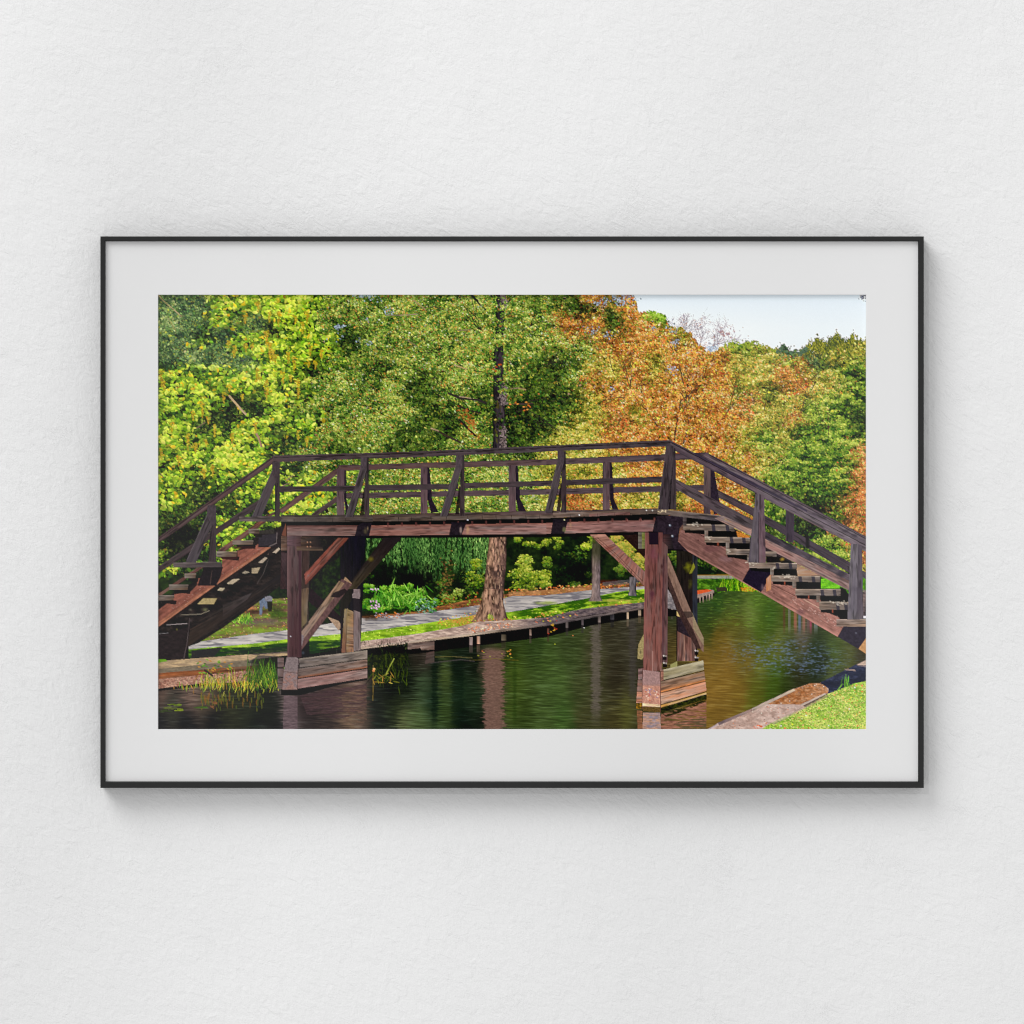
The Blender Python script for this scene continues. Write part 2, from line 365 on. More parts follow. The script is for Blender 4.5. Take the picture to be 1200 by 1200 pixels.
def blades(x0, x1, yb, h, n, cols, r, w=.45, lean=.25, yj=2.0, ybf=None):
    x = r.uniform(x0, x1, n); y = (ybf(x) if ybf else yb) + r.normal(0, yj, n); hh = h * r.uniform(.4, 1.1, n)
    o = np.argsort(y); x, y, hh = x[o], y[o], hh[o]
    cols = np.array(cols, A); c = cols[r.integers(0, len(cols), n)] * (1 + r.normal(0, .15, (n, 1)))
    a = r.normal(0, lean, n)
    dabs(x + np.sin(a) * hh / 2, y - np.cos(a) * hh / 2, hh / 2, np.full(n, w), np.pi / 2 + a * -1 + np.pi, c.clip(0, 250), point=True)

def trunk(pl, pr, c_l, c_r, r, bark=.5, seed=0, fx=1.6):
    """bark between a left and a right edge (lists of x,y)"""
    poly_ = pl + pr[::-1]
    yl = np.array([p[1] for p in pl]); xl = np.array([p[0] for p in pl]); yr = np.array([p[1] for p in pr]); xr = np.array([p[0] for p in pr])
    def sh(x, y):
        a = np.interp(y, yl, xl); b = np.interp(y, yr, xr); t = np.clip((x - a) / (b - a + 1e-3), 0, 1)
        n = fbm(t * fx * 5 + seed, y / 7.5, seed + 2); n2 = fbm(x / 2.2, y / 5, seed + 6)
        c = c3(c_l) * (1 - t[:, None]) + c3(c_r) * t[:, None]
        k = 1 + bark * 1.6 * (n - .5) + bark * 1.1 * (n2 - .5)
        return c * k[:, None] * (1 - .35 * np.clip((np.abs(t - .5) - .35) / .15, 0, 1))[:, None]
    fill(poly_, sh)

def grass(poly_, c_lo, c_hi, r, n=0, cols=None, dens=None, sx=10, sy=3, seed=0):
    fill(poly_, mottled(c_lo, .22, sx, sy, seed, c_hi))
    if n: scatter(poly_, n, cols, r, (.5, 1.1), (.3, .6), .5, dens=dens)

def paint_print():
    global canvas
    r = np.random.default_rng(42)
    # --- sky
    fill([(X0, Y0), (X1, Y0), (X1, 470), (X0, 470)], lambda x, y: c3((226, 236, 243)) + (c3((242, 246, 245)) - c3((226, 236, 243))) * (np.clip((y - 345) / 40, 0, 1) * (.55 + .45 * np.clip((960 - x) / 160, 0, 1)))[:, None])
    inside = lambda x, y: y > outline(x) + (5.0 + 4.0 * (x > 946)) * (vnoise(x / 2.2, y / 2.6, 9) - .5) * 2 + 2.5 * (vnoise(x / 7, y / 7, 2) - .5)
    keep = lambda x, y: inside(x, y)
    # --- bare twigs against the sky
    rt = np.random.default_rng(5)
    for x, y, a, l, w in [(812, 420, -1.6, 20, 1.1), (806, 410, -1.9, 16, .9), (818, 412, -1.3, 18, 1), (826, 416, -1.05, 19, 1.1), (797, 400, -1.8, 13, .8), (836, 415, -.9, 16, .9), (790, 390, -1.7, 10, .7), (830, 420, -1.35, 17, .9), (846, 412, -.8, 12, .7)]:
        twig(x, y, a, l * 1.1, w * .8, (138, 126, 142), 5, rt, .48)
    m = 800; tx = rt.uniform(783, 838, m); ty = rt.uniform(364, 415, m)
    k = (np.hypot((tx - 812) / 27, (ty - 394) / 27) < 1) & (fbm(tx / 6, ty / 6, 4) > .5); tx, ty = tx[k], ty[k]
    cc = np.array([(150, 138, 156), (176, 138, 120), (196, 140, 96), (130, 122, 140)], A)[rt.integers(0, 4, len(tx))]
    dabs(tx, ty, .65, .35, rt.uniform(-1.5, 1.5, len(tx)), cc)
    m = 500; tx = rt.normal(852, 7, m); ty = rt.normal(393, 5, m); k = fbm(tx / 4, ty / 4, 8) > .55; tx, ty = tx[k], ty[k]
    dabs(tx, ty, .7, .4, rt.uniform(-1.5, 1.5, len(tx)), np.array([(150, 132, 150), (176, 130, 110)], A)[rt.integers(0, 2, len(tx))])
    # --- woods
    wash((X0, X1, Y0, 700), keep)
    foliage((X0, X1, Y0, 665), 1.0, keep, 1)
    # feathery tops against the sky on the right
    m = 2600; tx = r.uniform(946, 1015, m); ty = outline(tx) + r.normal(3, 3.6, m)
    k = (ty > outline(tx) - 7) & (fbm(tx / 3.2, ty / 5, 8) > .5); tx, ty = tx[k], ty[k]
    dabs(tx, ty, 1.2, .6, r.uniform(-2.4, -.7, len(tx)), np.array([(120, 128, 40), (158, 156, 56), (84, 100, 44), (60, 82, 50)], A)[r.integers(0, 4, len(tx))])
    for px_, py_ in [(951, 399), (957, 398), (963, 403), (972, 397), (980, 394), (984, 398), (991, 397), (999, 394), (1004, 400), (1010, 403), (1014, 402), (946, 408), (967, 402), (987, 402)]:
        for q in range(26):
            a = r.normal(-1.57, .55); l = r.uniform(2, 12); x_ = px_ + r.normal(0, 2.5); y_ = py_ + 10
            k = np.linspace(0, 1, 7); dabs(x_ + np.cos(a) * l * k + r.normal(0, .5, 7), y_ + np.sin(a) * l * k * 1.05, r.uniform(.6, 1.0, 7), .55, r.uniform(-2.3, -.8, 7), c3([(112, 118, 40), (150, 148, 56), (84, 92, 40), (64, 78, 46)][r.integers(0, 4)]) * r.uniform(.8, 1.2, (7, 1)))
    m = 900; tx = r.uniform(848, 945, m); ty = outline(tx) + r.normal(2, 2.4, m); k = fbm(tx / 3.2, ty / 5, 8) > .5; tx, ty = tx[k], ty[k]
    dabs(tx, ty, 1.0, .6, r.uniform(-2.4, -.7, len(tx)), np.where((tx < 908)[:, None], c3((150, 164, 60)), c3((84, 108, 84))) * r.uniform(.8, 1.15, (len(tx), 1)))
    n = 260; tx = r.normal(767, 7, n); ty = r.normal(371, 4, n); k = (ty > outline(tx) - 2) & (np.hypot((tx - 767) / 14, (ty - 371) / 8) < 1); tx, ty = tx[k], ty[k]
    dabs(tx, ty, 1.2, .7, r.uniform(-1, 1, len(tx)), np.array([(150, 186, 64), (176, 204, 90), (112, 150, 50)], A)[r.integers(0, 3, len(tx))])
    n = 60; dabs(1016 - np.abs(r.normal(0, 5, n)), 345 + np.abs(r.normal(0, 3.6, n)), .9, .5, r.uniform(-1.5, 1.5, n), np.array([(90, 96, 120), (120, 126, 146), (70, 76, 90)], A)[r.integers(0, 3, n)])
    # sky glimpses through the crowns
    for x, y, rx_, ry_, n in [(423, 347, 8, 3, 40), (439, 350, 8, 4, 30), (436, 374, 7, 4, 46), (454, 367, 7, 4, 40), (397, 384, 6, 2.5, 30), (420, 400, 3, 3, 12), (432, 402, 4, 4, 16), (701, 356, 12, 8, 60), (724, 352, 12, 8, 80),
                              (738, 352, 8, 8, 80), (694, 387, 8, 4, 26), (712, 393, 7, 4, 24), (786, 386, 5, 8, 40), (790, 402, 4, 5, 26), (764, 384, 4, 5, 20), (787, 432, 6, 6, 22), (398, 394, 10, 8, 10), (716, 456, 4, 3, 10), (833, 410, 6, 6, 60), (810, 415, 4, 4, 20)]:
        dabs(r.normal(x, rx_ * .55, n), r.normal(y, ry_ * .55, n), r.uniform(.5, 1.3, n), r.uniform(.4, .9, n), r.uniform(-1.5, 1.5, n), c3((182, 198, 216)) * r.uniform(.68, 1.08, (n, 1)), alpha=.85)
    # limbs seen in the gaps of the crowns, then a thin veil of leaves over them
    rb = np.random.default_rng(21)
    for x, y, a, l, w in [(585, 372, -2.5, 30, 1.6), (586, 366, -.8, 30, 1.6), (584, 400, -2.75, 40, 1.8), (588, 404, -.5, 40, 1.8), (583, 440, 3.3, 46, 1.8), (590, 446, -.25, 40, 1.6), (582, 490, 3.4, 44, 2.0), (592, 486, -.15, 34, 1.6), (540, 420, 3.3, 34, 1.2), (500, 440, 3.6, 34, 1.2), (470, 420, -2.6, 30, 1.2), (450, 480, 3.4, 30, 1.2), (640, 420, -.6, 34, 1.2), (620, 470, -.4, 34, 1.2), (430, 390, -2.4, 26, 1.0)]:
        twig(x, y, a, l, w, (50, 42, 38), 4, rb, .5)
    for x, y, a, l, w in [(790, 520, -1.7, 50, 2.0), (800, 520, -1.3, 50, 2.0), (770, 500, -2.0, 40, 1.6), (830, 510, -1.1, 40, 1.6), (745, 470, -2.1, 34, 1.4), (815, 460, -1.2, 34, 1.4), (800, 450, -1.6, 34, 1.4), (720, 440, -2.2, 30, 1.2), (850, 500, -.9, 30, 1.2), (930, 500, -1.4, 30, 1.3), (970, 520, -1.3, 36, 1.4), (895, 480, -1.5, 30, 1.0)]:
        twig(x, y, a, l, w, (88, 62, 48), 4, rb, .45)
    foliage((390, 1015, 350, 530), .22, keep, 12, .02, .0)
    # dark branches and the main trunk, leaves over it
    for p, w, c in [([(183, 343), (194, 355), (205, 364), (214, 372)], 1.4, (172, 158, 112)), ([(198, 374), (207, 389)], 1.1, (140, 140, 84)), ([(484, 352), (492, 358), (499, 364)], 1.3, (150, 132, 96)), ([(452, 370), (470, 370), (490, 369)], 1.0, (146, 126, 88)),
                    ([(551, 344), (561, 356), (569, 364)], 2.2, (44, 42, 44)), ([(573, 344), (579, 352), (580, 362)], 2.2, (46, 42, 44)), ([(532, 428), (547, 433)], 1.5, (168, 142, 96)), ([(525, 461), (540, 467), (560, 469), (577, 476)], 2.6, (52, 46, 44)),
                    ([(538, 465), (552, 467)], 1.0, (160, 140, 110)), ([(505, 502), (514, 506), (526, 512), (540, 519)], 2.4, (60, 50, 42)), ([(505, 502), (514, 505)], 1.6, (178, 152, 112)), ([(538, 492), (548, 502), (558, 512)], 2.6, (42, 36, 36)),
                    ([(597, 456), (608, 455), (616, 457)], 1.6, (150, 130, 90)), ([(592, 474), (610, 474), (624, 473)], 1.6, (72, 56, 50)), ([(722, 500), (727, 492)], 1.2, (120, 100, 70)), ([(640, 381), (650, 382)], 1.2, (40, 34, 30)),
                    ([(478, 400), (490, 407)], 1, (140, 120, 90)), ([(608, 388), (622, 383)], 1.0, (130, 120, 90)), ([(536, 388), (552, 387)], 1.3, (120, 104, 80)), ([(496, 361), (510, 360), (520, 364)], 1.0, (90, 74, 60))]:
        line(p, w, c)
    trunk([(581, 343), (580, 400), (578, 420), (578, 470), (577, 530)], [(592, 343), (590, 400), (590, 420), (591, 470), (593, 530)], (38, 34, 38), (62, 54, 58), r, .6, 3)
    for a, b in [(346, 362), (450, 475), (500, 525)]:
        n = 90; dabs(r.normal(589.5, 2.2, n), r.uniform(a, b, n), .8, 1.3, 0, c3((104, 92, 90)) * r.uniform(.7, 1.4, (n, 1)))
    n = 30; dabs(r.normal(582, 2, n), r.uniform(470, 520, n), .6, 2, 0, c3((66, 62, 34)) * r.uniform(.7, 1.3, (n, 1)))
    foliage((570, 604, 356, 400), .42, None, 7, .05, .14)
    foliage((566, 606, 400, 446), .16, None, 8, .02, .06); foliage((566, 580, 446, 470), .2, None, 9, 0, .05); foliage((590, 604, 440, 520), .3, None, 10, -.08, .05)
    n = 5; dabs(r.normal(582, 2, n), r.normal(430, 2, n), 1.6, 1.0, 0, c3((170, 84, 46)) * r.uniform(.7, 1.2, (n, 1)))
    n = 64; t = r.random(n); dabs(540 + 20 * t + r.normal(0, 3.4, n), 478 + 32 * t + r.normal(0, 3.6, n), 1.5, .9, r.uniform(-1, 1, n), np.array([(166, 84, 42), (190, 116, 62), (140, 66, 36), (150, 130, 60)], A)[r.integers(0, 4, n)], alpha=.8)
    n = 14; dabs(r.uniform(594, 622, n), r.normal(475, 4, n), 1.4, .8, r.uniform(-1, 1, n), np.array([(176, 104, 50), (200, 140, 70), (120, 90, 40)], A)[r.integers(0, 3, n)])
    # catalpa-like hanging strings and pale limbs on the left
    strings([(275, 405, 16), (289, 403, 10), (296, 403, 8), (313, 388, 20), (317, 402, 22), (320, 410, 14), (302, 432, 14), (305, 440, 8), (332, 437, 15), (350, 445, 22), (355, 378, 14), (360, 366, 14), (347, 370, 12), (364, 406, 12),
             (362, 424, 8), (377, 410, 12), (370, 425, 8), (345, 420, 16), (338, 412, 14), (327, 366, 18), (303, 354, 12), (288, 368, 12), (313, 445, 24), (190, 435, 20), (193, 445, 14), (263, 460, 14), (270, 452, 8), (285, 462, 8), (238, 470, 20),
             (227, 482, 12), (245, 488, 9), (202, 495, 12), (221, 508, 20), (252, 498, 14), (273, 508, 12), (300, 495, 14), (242, 515, 8), (360, 512, 12), (350, 505, 10), (190, 525, 14), (230, 520, 12), (210, 535, 12), (250, 545, 14), (240, 550, 12), (323, 415, 12), (316, 365, 14), (341, 440, 8), (268, 400, 8)], r)
    line([(269, 464), (276, 472), (283, 480), (289, 486)], 2.4, (186, 162, 122)); line([(301, 508), (304, 514), (307, 524)], 2.6, (168, 134, 104)); line([(231, 502), (241, 495)], 1.1, (120, 96, 84)); line([(336, 563), (345, 556)], 1.2, (150, 130, 104))
    line([(340, 566), (330, 570)], 1.2, (140, 120, 100)); line([(185, 551), (193, 560)], 1, (120, 96, 72))
    # --- under the bridge: shaded wood edge
    def shade_bank(x, y):
        n = fbm(x / 11, y / 9, 4); n2 = fbm(x / 3, y / 3, 9)
        L = .10 + .30 * (n - .45) + .24 * (n2 - .5) + .10 * np.exp(-((x - 530) / 60) ** 2) + .10 * np.exp(-((x - 900) / 60) ** 2)
        return ramp(np.full(len(x), PN.index('DKG')), L)
    al = lambda x, y: np.clip((y - 612) / 14, 0, 1) * np.where(x < 330, np.clip((x - 300) / 30, 0, 1), 1)
    fill([(300, 612), (X1, 612), (X1, 735), (300, 735)], shade_bank, lambda x, y: al(x, y) * np.where(x > 850, np.clip((y - 640) / 20, 0, 1) * .0, 1))
    DK = [(8, 12, 12), (26, 40, 22), (58, 84, 34), (104, 132, 50), (150, 170, 76)]
    for x, y, rx_, ry_, n in [(350, 660, 20, 24, 300), (380, 665, 14, 30, 260), (355, 700, 16, 14, 240), (440, 660, 16, 24, 200), (450, 640, 20, 10, 200), (520, 690, 26, 16, 360), (560, 690, 20, 20, 380), (545, 655, 26, 22, 500), (640, 700, 34, 8, 200), (668, 650, 18, 22, 320), (680, 690, 12, 16, 200), (790, 660, 10, 20, 160), (830, 660, 22, 14, 360), (850, 668, 22, 9, 260)]:
        bush(x, y, rx_, ry_, [(6, 9, 10), (14, 22, 14), (36, 54, 24), (76, 102, 40), (112, 132, 56)], int(n * .9), r, 1.2)
    # willow strands
    for x in np.concatenate([r.uniform(456, 580, 96), r.uniform(472, 500, 26), r.uniform(395, 460, 26)]):
        h = r.uniform(14, 58) * (1.0 if x > 460 else .7); y0_ = 624; n = int(h * 2.0)
        yy = y0_ + np.sort(r.uniform(0, h, n)); xx = x + 1.6 * np.sin(yy / 13 + x) + r.normal(0, .9, n)
        lit = .35 + .65 * float(vnoise(np.array([x / 9.0]), np.array([.5]), 3)[0])
        col = np.array([(34, 60, 32), (74, 112, 58), (112, 152, 82), (160, 188, 110)], A)[np.clip((r.random(n) * 3.2 * lit + .25 * (1 - (yy - y0_) / h)).astype(int), 0, 3)]
        dabs(xx, yy, .45, r.uniform(1.2, 2.2, n), r.normal(0, .18, n), col * r.uniform(.75, 1.1, (n, 1)))
    soft(485, 682, 24, 22, (9, 9, 10), .9, .6, 3); soft(450, 678, 20, 16, (12, 14, 12), .8, .6, 5); soft(536, 690, 9, 22, (14, 18, 14), .75, .6, 6); soft(676, 668, 22, 14, (9, 14, 10), .85, .7, 7)
    soft(660, 655, 16, 10, (14, 22, 12), .6, .7, 2); soft(820, 672, 20, 8, (14, 26, 20), .7, .8, 12)
    n = 60; dabs(r.normal(524, 4, n), r.normal(674, 13, n), 1.2, .8, r.uniform(-1, 1, n), np.array([(104, 68, 44), (84, 60, 40), (120, 100, 56)], A)[r.integers(0, 3, n)], alpha=.8)
    LG = [(22, 34, 14), (62, 88, 26), (120, 146, 44), (172, 186, 62), (216, 216, 104)]
    LG2 = [(18, 28, 14), (50, 72, 26), (98, 122, 40), (146, 160, 58), (194, 196, 92)]
    bush(556, 665, 12, 20, LG2, 420, r, 1.1); bush(530, 700, 14, 12, [(20, 30, 14), (60, 80, 30), (124, 140, 60), (176, 186, 96)], 420, r, 1.1)
    bush(612, 672, 14, 18, LG2, 900, r, 1.1); bush(630, 677, 13, 12, LG2, 600, r, 1.1); bush(640, 683, 9, 7, LG2, 300, r, 1.1); bush(650, 634, 18, 8, LG2, 300, r, 1.1); bush(622, 636, 16, 8, LG2, 300, r, 1.1); bush(640, 660, 9, 9, [(12, 20, 10), (40, 60, 22), (90, 116, 40), (140, 158, 56)], 200, r, 1.2)
    YO = [(30, 36, 18), (78, 92, 36), (134, 140, 56), (178, 170, 76), (196, 160, 84)]
    bush(735, 645, 14, 16, YO, 900, r, 1.1); bush(748, 660, 10, 14, YO, 500, r, 1.1); bush(722, 632, 12, 8, YO, 360, r, 1.1); bush(730, 668, 10, 6, [(20, 30, 16), (60, 84, 34), (120, 140, 56)], 300, r, 1.1)
    bush(683, 640, 10, 8, LG, 260, r, 1.1)
    bush(786, 650, 6, 12, [(14, 22, 12), (60, 84, 30), (130, 146, 56)], 260, r, 1.1)
    # left gloom behind the stairs
    soft(212, 630, 26, 22, (20, 20, 18), .75, .5, 4); soft(215, 650, 20, 14, (16, 18, 16), .7, .5, 8)
    # --- leaf litter, verge behind the path
    grass([(222, 706), (300, 702), (345, 700), (345, 745), (222, 756)], (112, 84, 66), (112, 136, 50), r, 700, [(166, 104, 62), (132, 158, 52), (60, 84, 28), (176, 140, 110), (150, 180, 60)], sx=14, sy=3, seed=2)
    soft(310, 728, 30, 5, (104, 88, 84), .8, .5, 3); soft(300, 738, 34, 4, (128, 160, 50), .8, .6, 4); soft(325, 716, 12, 10, (44, 60, 24), .8, .6, 5); soft(292, 712, 10, 2.4, (206, 136, 90), .9, .5, 5); soft(300, 716, 14, 3, (50, 34, 26), .8, .5, 2)
    blades(268, 296, 728, 9, 90, [(60, 110, 30), (110, 160, 50), (150, 190, 70)], r, .45, .6)
    fill([(420, 722), (490, 716), (550, 702), (590, 696), (700, 684), (770, 682), (770, 692), (560, 716), (420, 730)], mottled((92, 62, 42), .3, 8, 2, 3, (150, 100, 62)))
    scatter([(500, 700), (590, 690), (590, 712), (500, 718)], 260, [(60, 80, 28), (110, 136, 48), (150, 84, 46), (96, 54, 36)], r)
    scatter([(590, 690), (700, 683), (770, 680), (770, 690), (590, 702)], 500, [(206, 126, 70), (186, 98, 52), (226, 160, 104), (120, 120, 50)], r)
    fill([(596, 693), (660, 690), (700, 685), (700, 690), (640, 698), (596, 700)], mottled((190, 142, 100), .2, 6, 2, 7, (160, 110, 70)), .7)
    soft(712, 681, 22, 2.6, (74, 34, 24), .9, .4, 2)
    # person in jeans stooping on the verge (a few millimetres of the print)
    fill([(304.5, 701), (309, 699), (313, 703), (313.5, 708), (314.5, 712), (312, 713), (309.5, 709), (308, 712), (307.5, 720), (304.5, 720), (305, 710)], mottled((102, 112, 130), .2, 3, 3, 2))
    fill([(311, 699), (317, 697.5), (320, 700), (319, 705), (314, 705), (311, 703)], mottled((126, 124, 132), .25, 3, 2, 4)); fill([(313, 704), (320, 704), (319, 716), (315, 716), (314, 711)], (22, 22, 22), .8)
    # --- path
    pth = [(222, 753), (300, 742), (345, 737), (423, 724), (490, 718.5), (560, 709), (600, 698), (640, 697), (700, 690), (745, 687), (770, 686), (770, 690), (722, 694), (690, 701), (640, 710), (600, 717), (560, 723), (490, 732), (423, 741), (345, 748), (300, 754), (222, 760)]
    fill(pth, mottled((158, 152, 150), .04, 20, 3.5, 5, (204, 196, 188)))
    sh_ = lambda x, y: np.clip((fbm(x / 15, y / 1.6, 6) - .50) * 7 + np.where((x > 440) & (x < 520), .35, -.15) + np.where((x > 590) & (y < 706), .35, 0), 0, 1) * .8
    fill(pth, mottled((102, 99, 106), .06, 9, 3, 5), sh_)
    fill([(706, 682), (728, 679.5), (748, 678.5), (748, 683), (706, 686)], mottled((104, 100, 104), .1, 6, 2, 2), .6)
    # --- grass between path and quay
    gr = [(222, 760), (300, 753), (345, 747), (423, 740), (490, 731), (540, 723), (600, 716), (640, 709), (690, 700), (722, 693), (760, 689), (760, 712), (690, 716), (640, 727), (560, 741), (490, 743), (423, 753), (345, 765), (222, 772)]
    grass(gr, (104, 140, 38), (164, 196, 62), r, 3400, [(124, 164, 48), (176, 204, 74), (104, 140, 40), (196, 206, 100)], sx=12, sy=3, seed=6)
    # shade of trees and bridge on the grass
    fill([(222, 760), (300, 757), (337, 751), (420, 748), (424, 757), (345, 768), (222, 776)], mottled((22, 50, 12), .3, 8, 2, 4), lambda x, y: np.clip(.93 - .5 * np.clip((fbm(x / 9, y / 2, 3) - .55) * 6, 0, 1), 0, 1) * np.clip((y - (761 - (x - 222) * .075)) / 3 + .6, 0, 1))
    fill([(225, 762), (262, 757), (250, 770), (225, 775)], (40, 36, 42), .9)
    fill([(600, 716), (640, 709), (690, 700), (750, 690), (760, 700), (690, 709), (650, 722), (600, 729)], mottled((48, 84, 18), .3, 8, 2, 4), lambda x, y: np.clip((x - 598 + 6 * fbm(x / 3, y / 3, 2)) / 18, 0, 1) * np.clip(.95 - 1.0 * np.clip((fbm(x / 10, y / 2.4, 13) - .5) * 6, 0, 1), 0, 1))
    scatter([(600, 722), (640, 716), (760, 698), (760, 712), (690, 716), (600, 731)], 380, [(196, 170, 70), (160, 176, 60), (196, 120, 70), (210, 200, 90), (70, 104, 26)], r)
    soft(640, 706, 14, 2, (140, 166, 50), .5, .6, 3); soft(720, 703, 26, 2.2, (206, 190, 96), .75, .6, 8); soft(735, 708, 20, 1.8, (204, 140, 90), .7, .6, 8)
    # orange litter around the trunk
    def litd(x, y): return np.clip(1 - np.hypot((x - 552) / 46, (y - 726) / 11), 0, 1) * 1.5
    fill([(480, 712), (610, 712), (610, 745), (480, 745)], mottled((196, 140, 74), .2, 5, 2, 3, (150, 160, 60)), lambda x, y: np.clip(litd(x, y), 0, .85) * (y > 735 - (x - 480) * .2))
    scatter([(488, 735), (520, 722), (560, 714), (606, 720), (606, 736), (560, 742), (490, 744)], 700, [(206, 136, 72), (222, 170, 100), (186, 110, 60), (160, 170, 60)], r, (.7, 1.2), (.4, .8), .5, dens=litd)
    # --- trunks beyond the bridge
    trunk([(574, 622), (570, 660), (567, 690), (563, 707), (557, 722), (552, 728)], [(593, 622), (593, 660), (590, 690), (590, 707), (594, 722), (599, 729)], (140, 108, 88), (100, 78, 72), r, .95, 4, 2.2)
    fill([(569, 662), (593, 662), (591, 690), (567, 690)], (44, 36, 38), lambda x, y: .5 * np.clip((fbm(x / 5, y / 6, 2) - .42) * 5, 0, 1))
    fill([(574, 625), (592, 625), (592, 660), (571, 660)], (190, 150, 120), lambda x, y: .45 * np.clip((fbm(x / 4, y / 5, 12) - .5) * 5, 0, 1))
    fill([(566, 692), (590, 692), (598, 729), (553, 729)], (196, 158, 130), lambda x, y: .5 * np.clip((fbm(x / 3, y / 9, 15) - .45) * 5, 0, 1))
    n = 150; yy = r.uniform(624, 724, n); hw = np.interp(yy, [624, 690, 710, 726], [9, 11.5, 15, 22]); cx_ = np.interp(yy, [624, 690, 726], [583.5, 578.5, 576]); t = r.uniform(-.92, .92, n)
    dabs(cx_ + t * hw, yy, .45, r.uniform(1.2, 3.6, n), -t * np.clip((yy - 690) / 60, 0, .6), np.array([(58, 44, 42), (72, 54, 50), (170, 134, 110), (190, 156, 130)], A)[r.integers(0, 4, n)], alpha=.7)
    scatter([(548, 726), (604, 724), (606, 733), (546, 734)], 120, [(190, 130, 72), (160, 100, 60), (120, 84, 60), (150, 150, 60)], r)
    blades(572, 577, 726, 9, 14, [(120, 140, 50), (170, 180, 80)], r, .4, .3)
    trunk([(693.5, 622), (693.5, 680), (692.5, 698), (689, 704)], [(703, 622), (703, 680), (703, 698), (706, 704)], (140, 120, 112), (104, 92, 94), r, .5, 6)
    bush(697, 634, 9, 8, LG2, 150, r, 1.0)
    fill([(694, 622), (703, 622), (703, 668), (694, 668)], (54, 56, 36), lambda x, y: .75 * np.clip((664 - y) / 16, 0, 1))
    trunk([(737, 676), (737, 692), (735, 697)], [(745, 676), (745, 692), (746, 698)], (116, 108, 108), (84, 80, 84), r, .5, 8)
    bush(735, 668, 12, 5, [(24, 34, 16), (70, 92, 36), (130, 146, 56)], 220, r, 1.1)
    # lush bush and flowers right of the left pier
    BG = [(10, 22, 8), (30, 64, 16), (60, 110, 28), (100, 150, 46), (146, 182, 78)]
    for x, y, rx_, ry_, n in [(432, 706, 12, 12, 420), (450, 700, 14, 12, 520), (470, 702, 16, 12, 640), (490, 704, 14, 11, 560), (508, 708, 8, 8, 200), (448, 714, 16, 5, 300), (430, 690, 8, 6, 120), (478, 690, 14, 5, 200)]:
        bush(x, y, rx_, ry_, BG, int(n * .9), r, 1.2)
    blades(440, 500, 706, 14, 150, [(90, 150, 50), (140, 190, 80), (60, 110, 36)], r, .5, .7, 5)
    scatter([(488, 702), (512, 700), (512, 718), (484, 718)], 120, [(120, 150, 130), (90, 130, 100), (50, 80, 50)], r)
    n = 26; dabs(r.choice([437, 441, 443, 436], n) + r.normal(0, 1.6, n), r.choice([704, 710, 713, 690], n) + r.normal(0, 1.2, n), .9, .8, 0, c3((214, 176, 196)) * r.uniform(.8, 1.1, (n, 1)))
    soft(436, 722, 12, 4, (56, 40, 26), .8, .5, 2); n = 70; dabs(r.uniform(440, 470, n), r.normal(721.5, 1.3, n) - (r.random(n)) * 1.5, 1.0, .6, 0, np.array([(196, 120, 60), (150, 140, 140), (110, 70, 50)], A)[r.integers(0, 3, n)])
    # far bank on the right, reeds, path line
    fill([(840, 676), (1015, 676), (1015, 700), (840, 697)], mottled((56, 96, 18), .3, 4, 6, 3, (96, 150, 26)))
    fill([(814, 674), (860, 674), (860, 677.5), (814, 677.5)], mottled((146, 146, 130), .2, 6, 2, 3)); fill([(816, 673), (862, 672.6), (862, 674.3), (816, 674.3)], (170, 130, 60), .7)
    fill([(814, 678), (848, 678), (848, 690), (836, 694), (814, 694)], mottled((40, 70, 22), .4, 5, 3, 5, (90, 130, 40)))
    blades(846, 905, 694, 18, 420, [(60, 110, 20), (100, 156, 30), (40, 76, 14), (150, 180, 50)], r, .5, .25, 2)
    n = 60; dabs(r.uniform(868, 900, n), r.normal(690.5, 1.6, n), 1.1, .8, 0, np.array([(200, 150, 50), (180, 110, 40), (170, 170, 60)], A)[r.integers(0, 3, n)])
    fill([(838, 688), (850, 687), (852, 692), (840, 693)], (56, 48, 44), .9)
    # --- water
    wp = [(X0, 803), (330, 800), (430, 783), (480, 757), (509, 758), (560, 750), (640, 741), (690, 727), (755, 717), (792, 710), (816, 704), (836, 696), (850, 692), (895, 693), (1015, 740), (1015, 858), (X0, 858)]
